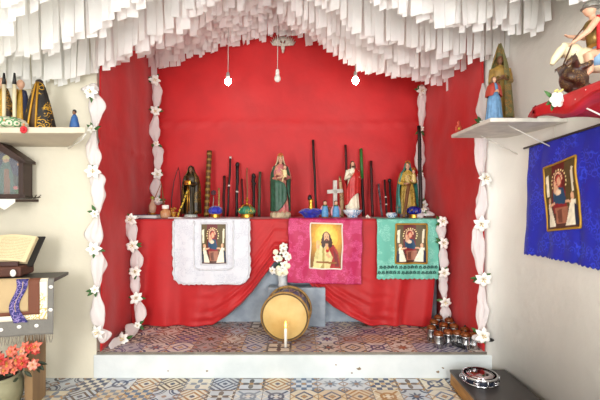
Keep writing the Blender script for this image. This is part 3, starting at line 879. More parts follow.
G().ball(cc+Vector((0, -.002, .085))*s, (.027*s, .028*s, .033*s), 12, 8).build('infant_head', SKIN, inf)
G().ball(cc+Vector((0, .006, .098))*s, (.029*s, .029*s, .028*s), 12, 8).build('infant_hair', HAIR, inf)

# 3 Jesus statue on a bowl
bw = thing('flower_bowl', 'white bowl painted with blue flowers under the red-mantled statue', 'bowl', apos(352.5, 4.12))
BLW = brocade('white_blue_ceramic', 'dfe6ea', '4f86b4', 45, .1, .25)
G().lathe([(.05, 0), (.055, .008), (.05, .016), (.085, .045), (.10, .075), (.095, .08), (.05, .082), (.001, .083)], 30).build('bowl', BLW, bw)
st3 = thing('saint_statue', 'statue of a bearded man in white robe with red mantle pointing to his chest', 'statue', apos(352.5, 4.12)+Vector((0, 0, .083)), rz=R(6))
s = .50
CR = mat('cream_robe_paint', 'e9dfc6', .5, var=.12, vs=30)
RM = mat('red_mantle_paint', 'c22a26', .45, var=.25, vs=30)
arms = [(SHL, (-.14, -.02, .62), (-.05, -.12, .69), (.6, -.2, .5), (0, 1, 0), 1), (SHR, (.14, -.02, .62), (.055, -.12, .66), (-.7, -.2, .4), (0, 1, 0), -1)]
G().lathe([(.13*s, 0), (.13*s, .02*s), (.10*s, .03*s)], 24).build('base', mat('white_marble_base', 'e8e4da', .4), st3)
hc, rt = figure(st3, s, arms)
robe(st3, s, CR, [a[:3] for a in arms], base=.025, rx=.135)
shell(st3, 'mantle', s, [(.83, .06, .05, .005, 130, 22), (.79, .118, .082, .0, 130, 12), (.72, .145, .115, -.01, 120, 2), (.62, .16, .15, -.01, 100, -22), (.50, .16, .15, -.005, 70, -48), (.36, .16, .14, 0, 62, -60), (.22, .158, .13, 0, 62, -60), (.09, .158, .128, 0, 62, -60)], RM, folds=12, amp=.06, ph=1, lift=(-52, .24))
g = G(); g.ball(hc+Vector((0, .012, .014))*s, (.045*s, .046*s, .056*s), 16, 10)
for sd in (-1, 1): g.tube([hc+Vector((sd*.036, 0, .02))*s, hc+Vector((sd*.046, .0, -.04))*s, hc+Vector((sd*.05, -.015, -.085))*s, hc+Vector((sd*.052, -.035, -.13))*s], [.014*s, .017*s, .015*s, .006*s], 8)
g.ball(hc+Vector((0, .03, -.05))*s, (.045*s, .025*s, .06*s), 10, 8)
g.build('hair', HAIR, st3)
G().ball(hc+Vector((0, -.032, -.048))*s, (.022*s, .016*s, .026*s), 10, 8).build('beard', HAIR, st3)
G().ball(Vector((0, -.085, .72))*s, (.022*s, .012*s, .026*s), 10, 8).build('heart', mat('red_gilt_heart', 'b4231a', .35), st3)

# 4 teal and gold statue, crowned with crowned child
st4 = thing('saint_statue', 'gilded statue in teal mantle holding a crowned child at the right of the altar', 'statue', apos(407.5, 4.2), rz=R(-6))
s = .575
TE = mat('teal_mantle_paint', '3f8f83', .45, var=.35, vs=25)
GB = brocade('yellow_gilt_dress', 'c7a64b', '8a6a2a', 60, .3, .4, .2)
G().rings([((0, 0, 0), .15*s, .12*s), ((0, 0, .05*s), .14*s, .11*s), ((0, 0, .08*s), .12*s, .10*s)], 26, fold=lambda a, t: 1+.05*math.sin(6*a)).build('base', mat('violet_grey_base', '8a7a86', .5), st4)
arms = [(SHL, (-.14, -.02, .61), (-.05, -.12, .60), (.7, -.6, 0), (0, 0, 1), 1), (SHR, (.13, -.03, .63), (.07, -.13, .64), (-.5, -.7, .1), (0, 0, 1), -1)]
hc, rt = figure(st4, s, arms)
robe(st4, s, GB, [a[:3] for a in arms], base=.06, rx=.16, ry=.12, folds=9)
shell(st4, 'mantle', s, [(.985, .01, .01, 0, 50, 50), (.965, .045, .05, .003, 60, 60), (.91, .056, .06, .006, 52, 52), (.85, .075, .07, .008, 50, 55), (.79, .125, .085, .01, 50, 55), (.66, .165, .11, .01, 52, 60), (.45, .185, .13, .01, 55, 80), (.25, .19, .135, .01, 45, 90), (.07, .195, .14, .01, 40, 90)], TE, folds=9, amp=.04)
crown(st4, hc+Vector((0, 0, .045*s)), .036*s, .055*s)
g = G(); cc = Vector((.085, -.12, .72))*s
g.rings([(cc+Vector((0, 0, -.10*s)), .042*s, .035*s), (cc+Vector((0, 0, -.02*s)), .038*s, .03*s), (cc+Vector((0, 0, .04*s)), .03*s, .024*s), (cc+Vector((0, 0, .06*s)), .012*s, .012*s)], 14)
g.tube([cc+Vector((-.02, 0, .03))*s, cc+Vector((-.05, -.03, .02))*s, cc+Vector((-.07, -.04, .04))*s], [.012*s, .010*s, .007*s], 6)
inf = g.build('infant', mat('infant_gold_gown', 'd9c27c', .5), st4, voxel=.003)
G().ball(cc+Vector((0, -.002, .092))*s, (.028*s, .029*s, .034*s), 12, 8).build('infant_head', SKIN, inf)
crown(inf, cc+Vector((0, 0, .115*s)), .025*s, .045*s, name='infant_crown')
g = G()
g.tube([apos(396, 4.02)-Vector((0, 0, 0)), at(393, 180, 4.1)], .004, 6)
# brown paddle-like stick in front of the statue
t = rod('wooden_baton', 'brown wooden baton leaning across the gilded teal statue', 'stick', apos(403.5, 3.96)+Vector((0, 0, .01)), at(409, 184, 4.06), .014, mat('brown_baton', '6b4422', .5), taper=1.3)

# ------------------------------------------------------------ staffs
ST = [  # label, base px, top px, top py, radius, material, taper
 ('thick brown ringed staff beside the dark statue', 206.5, 209.5, 151, .021, mat('ringed_brown_wood', '6e4a22', .5, var=.5, vs=30), 1.1),
 ('short dark red staff left of the slim white-tipped one', 223.5, 224.5, 176, .012, RWOOD, 1.1),
 ('slim dark staff with a white tip and white band', 227.5, 230.5, 158, .010, DWOOD, 1.0),
 ('black staff with thick knob and one white band', 236.5, 237.5, 165, .013, BLACK, 1.25),
 ('short thin reddish stick behind the gold crown', 243.5, 242, 179, .008, RWOOD, 1.0),
 ('thin pale brown stick rising behind the gold cross', 247.5, 247, 168, .008, mat('pale_brown_stick', '8d5a3c', .5), .8),
 ('dark curly headed staff right of the green crown', 254, 253.5, 176, .012, DWOOD, 1.4),
 ('olive grey staff nearest the woman and child statue', 259, 260, 172, .014, mat('olive_staff', '4b4a38', .5), 1.0),
 ('tall thin dark cane leaning alone left of the cross', 316.5, 313, 140, .011, DWOOD, 1.1),
 ('brown cane rising behind the red-mantled statue', 348, 345.5, 145, .011, RWOOD, 1.1),
 ('green topped bamboo staff right of the bearded statue', 363.5, 361, 149, .014, DWOOD, 1.0),
 ('dark red staff standing right of the green bamboo', 372.5, 371, 161, .014, RWOOD, .95),
 ('short staff with grey streak, leftmost of three on the right', 382, 378.5, 184, .010, mat('grey_streaked_stick', '777078', .4, col2='2c1712', vs=25), 1.0),
 ('short dark staff with pale rings, middle of three on the right', 387, 384.5, 180, .010, DWOOD, 1.0),
 ('short black staff nearest the teal statue', 392, 389.5, 181, .011, BLACK, 1.1),
 ('very tall dark staff at the right end of the altar', 421, 419, 126, .017, DWOOD, .95),
]
BW = mat('white_band_paint', 'd8d0c8', .5)
for i, (lab, bx, tx, ty, r, m, tp) in enumerate(ST):
    D0, D1 = 4.36, 4.50
    if i in (0,): D0, D1 = 4.3, 4.46
    if i == 15: D0, D1 = 4.05, 4.22
    a = apos(bx, D0); b = at(tx, ty, D1)
    r *= 1.15
    root = rod('wooden_staff', lab, 'staff', a+Vector((0, 0, .003)), b, r, m, group='staffs standing on the altar', taper=tp)
    dv_ = b-a
    if i == 0:
        for k in range(11): G().tube([dv_*((k+.2)/11), dv_*((k+.6)/11)], r*1.16, 12).build('ring', mat('straw_binding', '9a7738', .6), root)
    if i in (2, 3, 13):
        for q in ((.45,) if i == 3 else (.5, .985) if i == 2 else (.3, .5)):
            G().tube([dv_*q, dv_*(q+.03 if q < .9 else 1.02)], r*1.15, 10).build('band', BW, root)
    if i in (3, 6, 14):
        G().ball(dv_*1.0, (r*1.6, r*1.6, r*2), 12, 8).build('knob', m, root)
    if i == 6:
        g = G()
        for k in range(5): g.ball(dv_*(.75+.055*k)+Vector((.008*math.sin(k*2), 0, 0)), r*1.5, 10, 6)
        g.build('carved_head', m, root)
    if i == 10:
        G().tube([dv_*.55, dv_*.8, dv_*1.0], [r*1.12, r*1.12, r*1.05], 12).build('green_top', mat('green_bamboo', '2f7a36', .35), root)
    if i in (8, 9, 11, 15):
        for k in range(4): G().tube([dv_*(.18+.22*k), dv_*(.19+.22*k)], r*1.12, 10).build('ring', BLACK, root)
# rosette sticks
t = rod('rosette_stick', 'thin metal stick with a dark rosette head by the blue crown', 'ornament', apos(213, 4.22)+Vector((0, 0, .003)), at(213.5, 196, 4.24), .005, mat('dull_metal', '8f8478', .4, .6))
g = G(); c = at(213.5, 193, 4.24)-apos(213, 4.22)
for k in range(8): a = k*PI/4; g.ball(c+Vector((.018*math.cos(a), 0, .018*math.sin(a))), (.011, .008, .011), 8, 6)
g.ball(c, .012); g.build('rosette', mat('dark_rosette', '54323a', .5, .3), t)
t = rod('brass_rod', 'short ridged brass rod behind the blue cloth crown', 'ornament', apos(219, 4.22)+Vector((0, 0, .003)), at(219, 188, 4.24), .009, mat('aged_brass', 'a98d55', .4, .7))
for k in range(7): G().tube([(0, 0, .14+k*.02), (0, .0, .148+k*.02)], .012, 10).build('ring', MATS['aged_brass'], t)
# wire arch
ar = thing('arched_frame', 'thin dark pointed arch of wood on the altar by the dark statue', 'ornament', apos(177, 4.4))
g = G()
for sd in (-1, 1):
    g.tube([(sd*.055-.01, 0, 0), (sd*.05-.01, .01, .2), (sd*.035-.005, .02, .38), (sd*.01, .04, .50), (-sd*.003, .05, .535)], [.006, .006, .005, .004, .003], 7)
g.tube([(-.06, 0, .03), (.04, 0, .03)], .004, 6)
g.build('frame', mat('dark_red_wire', '4a1d22', .5), ar)
ea = thing('wooden_easel', 'thin wooden three-legged frame behind the glass bottle at the altar left end', 'ornament', apos(156, 4.16))
g = G()
ap = Vector((.02, .1, .36))
for b in ((-.09, -.02, 0), (.11, -.02, 0), (.02, .2, 0)): g.tube([b, ap], [.006, .004], 6)
g.build('frame', mat('light_brown_stick', '8c5a33', .5), ea)

# book, bottle, jar at the left end
bk = thing('closed_book', 'blue-grey closed book lying flat at the altar left end', 'book', apos(149, 3.99), rz=R(-6))
G().box((0, 0, .018), (.225, .15, .026)).build('pages', mat('page_edges', 'c9c7c2', .8), bk, smooth=False)
g = G(); g.box((0, 0, .0335), (.235, .158, .005)).box((0, 0, .0025), (.235, .158, .005)).box((-.1175, 0, .018), (.005, .158, .036))
g.build('cover', mat('slate_blue_cover', '44506a', .5), bk, smooth=False, bevel=.001)
bt = thing('glass_bottle', 'glass bottle with brass foot standing on the blue-grey book', 'bottle', apos(152.5, 4.0, ZA+.0365))
G().lathe([(.033, 0), (.034, .006), (.028, .012), (.02, .014)], 20).build('foot', GOLD, bt)
G().lathe([(.02, .014), (.030, .03), (.036, .06), (.036, .085), (.022, .115), (.013, .13), (.013, .15)], 22).build('glass', mat('amber_glass', 'caa68c', .08, alpha=.55), bt)
G().lathe([(.015, .15), (.02, .155), (.018, .175), (.012, .18)], 14).build('stopper', mat('green_gold_stopper', '8f8a3a', .4, .4), bt)
jr = thing('glass_jar', 'squat glass jar of amber liquid with a white lid', 'jar', apos(165.5, 4.0))
G().lathe([(.028, 0), (.048, .008), (.052, .04), (.048, .07), (.03, .085), (.026, .095)], 24).build('glass', mat('pale_amber_glass', 'e2a773', .08, alpha=.6), jr)
G().lathe([(.024, .004), (.04, .012), (.042, .03), (.02, .034)], 18).build('candle_wax', mat('white_wax', 'f2ead8', .5), jr)
G().lathe([(.032, .093), (.034, .097), (.034, .125), (.028, .13), (.001, .13)], 20).build('lid', WHITE, jr)
tp = thing('amber_cup', 'small amber glass cup with dried flowers beside the jar', 'cup', apos(173.5, 4.06))
G().lathe([(.018, 0), (.022, .004), (.012, .012), (.024, .03), (.03, .06), (.029, .062), (.022, .03), (.001, .02)], 20).build('cup', mat('honey_glass', 'c98f3a', .1, alpha=.7), tp)
g = G()
for k in range(12):
    a = random.random()*6.3; r = random.random()*.03
    g.ball((r*math.cos(a), r*math.sin(a), .07+random.random()*.03), .010, 7, 5)
g.build('flowers', mat('dried_orange_flower', 'b4772c', .8), tp)
sh = G().box((0, 0, .004), (.13, .08, .006)).build('paper_slip', WHITE, smooth=False, loc=apos(176, 3.93)+Vector((0, .0, .004)))
tag(sh, 'white paper slip lying at the altar edge left of the white cloth', 'paper')

# crowns
def big_crown(name, label, px, w, cloth_m, D, top='cross', topm=None, bump=9):
    root = thing(name, label, 'crown', apos(px, D))
    G().lathe([(w*.78, 0), (w*.80, .006), (w*.76, .02), (w*.80, .044), (w*.74, .047), (w*.72, .01)], 28).build('rim', GOLD, root)
    g = G()
    g.lathe([(w*.76, .038), (w*.98, .05), (w*1.05, .07), (w*.95, .095), (w*.6, .115), (.001, .12)], 48, fold=lambda a, t: 1+(.10*math.sin(bump*a)+.07*math.sin(bump*1.7*a+t*5))*math.sin(PI*min(1, t*1.1)))
    g.build('puffed_cap', cloth_m, root)
    if top == 'cross':
        g = G()
        for k in range(4):
            a = k*PI/2+.6; g.tube([(w*.68*math.cos(a), w*.68*math.sin(a), .035), (w*1.08*math.cos(a), w*1.08*math.sin(a), .075), (w*.5*math.cos(a), w*.5*math.sin(a), .128), (0, 0, .135)], .006, 6)
        g.ball((0, 0, .142), .012).box((0, 0, .175), (.012, .01, .055)).box((0, 0, .18), (.04, .01, .012))
        g.build('cross', GOLD, root)
    return root
BV = mat('royal_blue_velvet', '1524b4', .5, var=.5, vs=30, sheen=.5)
big_crown('blue_cap_crown', 'gold-rimmed crown with ruffled blue cap by the thin sticks', 215.5, .062, BV, 4.08, top=None)
big_crown('green_cap_crown', 'gold crown with green cap and a small gold cross on top', 247, .082, brocade('green_gilt_cap', '2b7d5e', 'a8a13c', 50, .5, .5), 4.08)
bb = thing('velvet_cushion', 'crumpled royal blue velvet cushion with a small gold figure left of the cross', 'cushion', apos(311, 4.08))
g = G(); n0 = 40
def blob(u, v):
    a = 2*PI*u; t_ = v
    r = .115*math.sin(PI*(.12+.5*min(1, t_*1.0)))**.6 if t_ < .5 else .115*math.cos((t_-.5)*PI*.98)**.7
    q = 1+.28*nz(math.cos(a)*2.2, math.sin(a)*2.2, t_*3, 5)+.07*math.sin(7*a+t_*6)
    return Vector((r*q*math.cos(a), r*q*.75*math.sin(a), .001+.085*min(1, t_*1.25)**.8*(1+.3*nz(math.cos(a)*2, math.sin(a)*2, 3))))
g.sheet(blob, 60, 18).build('cushion', BV, bb)
G().lathe([(.026, .07), (.028, .11), (.018, .135), (.024, .16), (.026, .175), (.013, .195)], 16, (-.0, 0, 0)).build('gold_figure', GOLD, bb)
G().lathe([(.020, .18), (.022, .20), (.016, .225), (.004, .232)], 14, (-.012, 0, 0)).build('black_hat', BLACK, bb)
bc = big_crown('blue_gold_crown', 'deep blue and gold crown in front of the gilded teal statue', 414, .062, mat('deep_blue_velvet', '18208a', .4, var=.5, vs=30), 3.99, top=None)
G().tube([(-.06, -.02, .05), (-.03, -.05, .085), (0, -.055, .06), (.03, -.05, .085), (.06, -.02, .05)], .006, 6).build('gold_scroll', GOLD, bc)

# angel jars, wooden cup, cross
def angel(px, D, label):
    root = thing('angel_figurine', label, 'figurine', apos(px, D))
    g = G(); g.rings([((0, 0, 0), .030, .026), ((0, 0, .03), .036, .03), ((0, 0, .075), .034, .028), ((0, 0, .115), .024, .018), ((0, 0, .13), .01, .01)], 20, fold=lambda a, t: 1+.06*math.sin(7*a)*(1-t))
    g.build('gown', mat('sky_blue_gown', '5f9fd0', .45, var=.25, vs=40), root)
    G().ball((0, -.002, .148), (.018, .018, .022), 14, 9).build('head', SKIN, root)
    G().ball((0, .004, .156), (.020, .019, .019), 12, 8).build('hair', HAIR, root)
    for sd in (-1, 1):
        def fn(u, v): return Vector((sd*(.012+.036*math.sin(PI*(.15+.75*u)))*(0.25+.75*v)+sd*.004, .018+.01*v, .01+.115*u))
        G().sheet(fn, 8, 4).build('wing', mat('pink_wing', 'd99aa0', .5), root, thick=.004)
    G().lathe([(.027, -.0), (.032, .004), (.030, .012), (.02, .014)], 16).build('foot', mat('gilt_foot', '9c6b34', .4, .3), root)
    G().lathe([(.022, .118), (.024, .124), (.02, .13)], 16).build('collar', mat('green_collar', '3e6a3a', .5), root)
angel(325, 4.05, 'blue-gowned angel figurine directly right of the blue velvet cushion')
angel(336, 4.03, 'blue-gowned angel figurine in front of the white cross')
wc = thing('wooden_goblet', 'small brown wooden goblet between the two angel figurines', 'goblet', apos(329.7, 4.08))
G().lathe([(.022, 0), (.024, .006), (.008, .015), (.007, .05), (.016, .065), (.024, .085), (.025, .11), (.021, .11), (.001, .07)], 20).build('goblet', mat('red_brown_wood', '7a3c22', .4), wc)
cr = thing('standing_cross', 'pale grey wooden cross standing on the altar behind the angels', 'cross', apos(335, 4.16), rz=R(10))
g = G(); g.box((0, 0, .19), (.042, .026, .38)).box((0, 0, .268), (.165, .026, .04), Matrix.Rotation(R(-4), 3, 'Y'))
g.build('cross', mat('pale_grey_wood', 'c9c4bb', .6, var=.2, vs=20), cr, smooth=False, bevel=.005)
G().box((0, 0, .01), (.10, .07, .02)).build('base', MATS['pale_grey_wood'], cr, smooth=False, bevel=.004)
sw = thing('carved_horn', 'cream and brown carved horn standing right of the cross', 'ornament', apos(341.5, 4.27))
g = G(); pts = [(.0, 0, 0), (.005, 0, .12), (.0, 0, .25), (-.012, .01, .36), (-.015, .01, .43)]
g.tube(pts, [.024, .024, .022, .018, .010], 12)
g.build('horn', brocade('cream_brown_horn', 'd9bd8c', '6a4222', 22, .3, .5), sw)
kn = thing('small_shell', 'tiny white shell ornament right of the flower bowl', 'ornament', apos(368, 4.02))
g = G()
for k in range(5): g.ball((-.016+.008*k, 0, .012+.008*math.sin(k*1.2)), (.010, .012, .013), 8, 6)
g.build('shell', mat('shell_white', 'd8cdc0', .5), kn)
pb = thing('porcelain_pot', 'small round white and blue porcelain pot left of the teal statue', 'pot', apos(391.5, 4.03))
G().lathe([(.03, 0), (.033, .005), (.05, .02), (.054, .035), (.045, .052), (.034, .056), (.03, .05), (.001, .046)], 24).build('pot', BLW, pb)
ml = thing('metal_cross_stand', 'little silvery stand beside the teal statue', 'ornament', apos(397.5, 4.03))
G().tube([(0, 0, 0), (0, 0, .13)], .004, 6).box((0, 0, .105), (.04, .006, .007)).build('stand', mat('dull_metal', '8f8478', .4, .6), ml)
G().lathe([(.02, 0), (.021, .006), (.006, .012)], 14).build('foot', MATS['dull_metal'], ml)

# ------------------------------------------------------------ drum, candle, flower vase
dm = thing('drum', 'round drum with yellowish skin standing on its side under the altar', 'drum', (at(285, 0, 3.5).x, 3.42, PZ+.212), rz=R(-6)); dm.scale = (1.04,)*3
RX = Matrix.Rotation(R(90), 3, 'X')
def ydisc(g, r0, r1, y0, y1, seg=40): g.lathe([(r0, -y0), (r1, -y1)], seg, rot=RX)
r = .185
G().lathe([(r*.985, -.03), (r*1.0, -.10), (r*1.0, -.17), (r*.985, -.24)], 44, rot=RX).build('shell', brocade('blue_white_drum_paint', '5a6788', 'c9cbc8', 8, .3, .5), dm)
G().lathe([(r*1.0, -.0), (r*1.02, -.004), (r*1.0, -.005)], 44, rot=RX).build('drumhead', mat('goat_skin', 'd8b878', .6, vs=5, col2='c29c58', bump=.1, bs=20), dm)
for y in (.012, .25):
    g = G(); pts = [(r*1.035*math.cos(2*PI*k/48), y, r*1.035*math.sin(2*PI*k/48)) for k in range(49)]
    g.tube(pts, .011, 8); g.build('hoop', mat('straw_hoop', 'a98243', .6, var=.3, vs=30), dm)
G().tube([(r*1.0*math.cos(2*PI*k/48), -.002, r*1.0*math.sin(2*PI*k/48)) for k in range(49)], .006, 6).build('rim_binding', mat('dark_binding', '5c4628', .7), dm)
g = G(); n = 14
for k in range(n):
    a0 = 2*PI*k/n; a1 = 2*PI*(k+.5)/n; a2 = 2*PI*(k+1)/n; q = r*1.05
    g.tube([(q*math.cos(a0), .02, q*math.sin(a0)), (q*math.cos(a1), .245, q*math.sin(a1)), (q*math.cos(a2), .02, q*math.sin(a2))], .004, 5)
g.build('rope', mat('hemp_rope', '9a8560', .8), dm)
cd = thing('lit_candle', 'lit white candle standing on the tiles in front of the drum', 'candle', (at(285.6, 0, 3.3).x, 3.30, PZ+.001))
G().lathe([(.012, 0), (.012, .15), (.008, .155), (.001, .153)], 16).build('wax', mat('candle_wax', 'f0ece2', .4), cd)
G().tube([(0, 0, .15), (.001, 0, .165)], .0012, 5).build('wick', BLACK, cd)
G().lathe([(.001, .158), (.006, .166), (.008, .178), (.005, .195), (.001, .212)], 12).build('flame', mat('candle_flame', 'ffb84a', .5, emit='ffae3c', es=14), cd)
vs_ = thing('flower_vase', 'white vase of white lilies and roses behind the drum', 'flower vase', (at(282.5, 0, 3.78).x, 3.885, PZ+.371))
vz = .0
G().lathe([(.045, 0), (.05, .005), (.042, .03), (.048, .09), (.058, .14), (.052, .142), (.04, .1), (.001, .09)], 26, fold=lambda a, t: 1+.05*math.sin(9*a)).build('vase', mat('white_lace_vase', 'dfe2e2', .4, bump=.5, bs=80, alpha=.9), vs_)
rnd = random.Random(5)
for k in range(26):
    a = rnd.random()*2*PI; rr = .10*math.sqrt(rnd.random()); zz = .14+.25*rnd.random()
    c = Vector((rr*math.cos(a)*1.05, -.04-.05*rnd.random(), zz)); nn = Vector((c.x*6, -1, (zz-.22)*3)).normalized()
    if k % 2:
        gp, gs = G(), G(); lily(gp, gs, c, .045, nn, k); f = gp.build('lily', LILY, vs_, thick=.001); gs.build('stamen', YEL, f)
    else:
        g = G(); g.ball(c, (.02, .02, .02), 10, 8)
        for j in range(7):
            b = j*2*PI/7; g.ball(c+Vector((.015*math.cos(b), -.006, .015*math.sin(b))), (.013, .009, .013), 8, 6)
        g.build('rose', mat('cream_rose', 'f1eccf', .6), vs_)
g = G()
for k in range(16): leafs(g, Vector((rnd.uniform(-.08, .08), -.03, rnd.uniform(.14, .34))), .05, (rnd.uniform(-.5, .5), -1, rnd.uniform(-.3, .6)), k, 1)
g.build('foliage', LEAF, vs_, thick=.001)
g = G()
for k in range(6): g.tube([(0, 0, .08), (.03*math.cos(k), -.03, .22)], .003, 5)
g.build('stems', LEAF, vs_)

# ------------------------------------------------------------ metal cups on the platform at right
STE = mat('brushed_steel', 'b9b9ba', .25, 1.0)
COP = mat('amber_brown_lid', '8a4a20', .25, .3, var=.4, vs=30)
def cup(loc, label, src=None, h=.10, r=.038):
    root = thing('metal_canister', label, 'canister', loc, group='metal canisters at the platform edge')
    G().lathe([(r*.9, 0), (r, .004), (r, h*.35), (r*1.03, h*.37), (r, h*.4), (r, h*.9), (r*1.03, h*.93), (r*1.0, h)], 22).build('body', STE, root)
    G().lathe([(r*.95, h), (r*1.04, h+.006), (r*.95, h+.022), (r*.5, h+.034), (.001, h+.036)], 22).build('lid', COP, root)
    G().ball((0, 0, h+.040), .009, 10, 7).build('knob', BLACK, root)
    g = G(); g.tube([(r, 0, h*.85), (r+.025, 0, h*.8), (r+.028, 0, h*.4), (r, 0, h*.2)], .005, 6); g.build('handle', BLACK, root)
    return root
cl = [(438.5, 3.30, 0, 'front left metal canister of the group on the platform'), (431.5, 3.46, 20, 'metal canister at the far left of the group, behind the front one'),
      (434, 3.62, 50, 'metal canister second row left, near the altar'), (448, 3.34, 80, 'front metal canister behind the fallen black handle'), (457, 3.33, -30, 'front metal canister in the middle of the group'),
      (443.5, 3.53, 120, 'metal canister in the middle of the second row'), (454, 3.50, 200, 'second row metal canister beside the red cloth'), (465, 3.40, 10, 'metal canister near the right niche wall, second row'),
      (474, 3.27, 100, 'rightmost front metal canister next to the lily'), (438.5, 3.76, 60, 'rearmost metal canister at the altar foot'), (449, 3.67, 160, 'rear metal canister right of the one at the altar foot'), (465.5, 3.275, 180, 'front metal canister second from the right')]
c0 = None
for (px, D, rz, lab) in cl:
    loc = (at(px, 0, D).x, D, PZ+.001)
    if c0 is None: c0 = cup(loc, lab); c0.rotation_euler.z = R(rz)
    else: dup(c0, loc, R(rz), lab)
hd = thing('black_handle', 'black wooden handle lying in front of the metal canisters', 'handle', (at(457, 0, 3.24).x, 3.235, PZ+.012))
G().tube([(-.035, 0, .06), (0, 0, .03), (.06, 0, .002)], [.010, .013, .011], 10).build('handle', BLACK, hd)

# ------------------------------------------------------------ bench with tambourine
bn = thing('low_bench', 'low wooden box with dark top and pale wood side against the right wall', 'bench', (1.347, 2.42, 0))
WOODG = mat('golden_wood', 'b07d3a', .5, vs=6, col2='7d5324', stretch=(30, 1, 30))
g = G().box((-.195, 0, .046), (.022, 1.34, .092)).box((.195, 0, .046), (.022, 1.34, .092)).box((0, .66, .046), (.38, .022, .092)).box((0, -.66, .046), (.38, .022, .092))
g.build('body', WOODG, bn, smooth=False, bevel=.002)
G().box((0, 0, .102), (.42, 1.35, .02)).build('top', mat('dark_grey_board', '3d3836', .35, var=.2), bn, smooth=False, bevel=.003)
tb = thing('tambourine', 'chrome tambourine with mirror-bright skin lying on the low bench', 'tambourine', (at(479, 0, 2.9).x, 2.885, .1125), rz=R(20))
g = G(); rr = .112; n = 40
g.lathe([(rr, .0), (rr+.006, .004), (rr+.006, .012), (rr, .014)], 44)
g.build('lower_hoop', CHROME, tb)
g = G(); g.lathe([(rr+.004, .040), (rr+.009, .044), (rr+.009, .058), (rr+.003, .060), (rr-.004, .058)], 44)
g.build('upper_hoop', CHROME, tb)
G().lathe([(rr-.003, .003), (rr, .006), (rr, .056), (rr-.003, .058)], 44).build('frame', mat('dark_blue_frame', '2b3140', .25, .5), tb)
G().lathe([(rr-.002, .0575), (rr*.5, .0595), (.001, .060)], 44).build('skin', mat('mirror_film_skin', 'd9c9cd', .07, 1.0), tb)
for k in range(5):
    a = k*2*PI/5
    for dz in (-.006, .006):
        G().lathe([(.001, -.002), (.02, -.003), (.024, 0), (.02, .003), (.001, .002)], 16, ((rr+.002)*math.cos(a), (rr+.002)*math.sin(a), .028+dz)).build('jingle', CHROME, tb)
for k in range(5):
    a = k*2*PI/5+.6
    g = G(); c = Vector(((rr+.012)*math.cos(a), (rr+.012)*math.sin(a), 0))
    g.tube([c+Vector((0, 0, .008)), c+Vector((0, 0, .055))], .004, 6).ball(c+Vector((0, 0, .05)), .008, 8, 6)
    g.build('tension_lug', CHROME, tb)

# ------------------------------------------------------------ blue banner on the right wall
bn = thing('banner', 'royal blue lace banner with a gold-edged picture on the right wall', 'banner', (XW-.03, 2.44, 1.79))
BL = brocade('blue_lace', '1626a6', '2b41cf', 30, .25, .5, emb=.9)
bz = 1.80
YA, YE = 2.82, 1.93
def ban(u, v, off=0.0):
    y = lerp(YA, YE, u)
    zt = 1.762+.045*u
    zb = 1.035+.012*math.sin(u*3)
    k = v
    z = lerp(zt, zb, k)
    if k > .97: z -= .012*abs(math.sin(u*PI*21+math.sin(u*17)))*(k-.97)/.03
    d = .016*math.sin(u*9+1.2*k)*k+.008*nz(u*5, k*5, 9)+.006*math.sin(u*31)*k
    return Vector((-0.025*k-abs(d)-off-.0, y-2.44+.008*math.sin(k*6), z-1.79))
G().sheet(ban, 110, 80).build('fabric', BL, bn, thick=.002)
def bpic(u, v):
    U = lerp(.225, .565, u)+.05*(1-v)-.0; V = lerp(.75, .20, v)-.05*(u)*1.0+.03
    p = ban(U, V, .006); return p
picture('picture', madonna(), bpic, bn, frame=MATS['gold_braid'], fw=.014, label='gold-edged printed picture of an enthroned figure on the blue banner')
G().tube([(-.005, YA+.06-2.44, -.025), (-.005, YE-.05-2.44, .02)], .007, 8).build('rod', mat('dark_rod', '3a2c24', .5), bn)

# ------------------------------------------------------------ right corner shelf with statue
SH = mat('grey_white_stone', 'd9d3c8', .7, var=.2, vs=10, bump=.3, bs=25)
s1 = thing('wall_shelf', 'small whitish shelf on the right wall near the niche', 'shelf', (XW, 2.78, 1.885))
G().box((-.235, 0, 0), (.47, .64, .026)).build('board', SH, s1, smooth=False, bevel=.006)
for y in (-.2, .2):
    G().tube([(-.005, y, -.16), (-.30, y, -.012)], .004, 6).tube([(-.005, y, -.17), (-.005, y, -.01)], .004, 6).build('bracket', SH, s1)
s5 = thing('saint_statue', 'statue in tall olive-gold cloak with a small blue-skirted figure on the right shelf', 'statue', (at(500, 0, 2.84).x, 2.84, 1.899), rz=R(-12))
s = .52
OL = brocade('olive_gold_brocade', '6f6a40', 'b57a34', 90, .5, .6)
G().lathe([(.14*s, 0), (.15*s, .02*s), (.13*s, .06*s), (.11*s, .09*s)], 24).build('base', mat('orange_wood_base', '9a5c2c', .5), s5)
arms = [(SHL, (-.12, -.03, .62), (-.04, -.11, .63), (.6, -.6, .3), (0, 0, 1), 1), (SHR, (.12, -.03, .62), (.04, -.11, .63), (-.6, -.6, .3), (0, 0, 1), -1)]
figure(s5, s, arms, fig_skin)
robe(s5, s, mat('ochre_robe', 'a8843e', .5, var=.4, vs=30), [a[:3] for a in arms], base=.08, rx=.13)
shell(s5, 'cloak', s, [(1.14, .012, .012, 0, 70, 10), (1.05, .045, .045, .01, 70, 15), (.96, .07, .065, .01, 60, 20), (.85, .10, .085, .01, 75, 18), (.6, .14, .115, .01, 80, 12), (.3, .165, .14, .01, 85, 10), (.13, .18, .15, .01, 90, 12)], OL, folds=6, amp=.03)
sm = thing('saint_statue', 'small statue with blue skirt and red shawl in front of the olive-cloaked one', 'statue', (at(494, 0, 2.62).x, 2.62, 1.899))
s = .30
G().lathe([(.14*s, 0), (.15*s, .02*s), (.12*s, .06*s)], 20).build('base', MATS['orange_wood_base'], sm)
figure(sm, s, arms)
robe(sm, s, mat('light_blue_skirt', '6f9bc4', .5, var=.3, vs=40), [], base=.05, rx=.17, ry=.14)
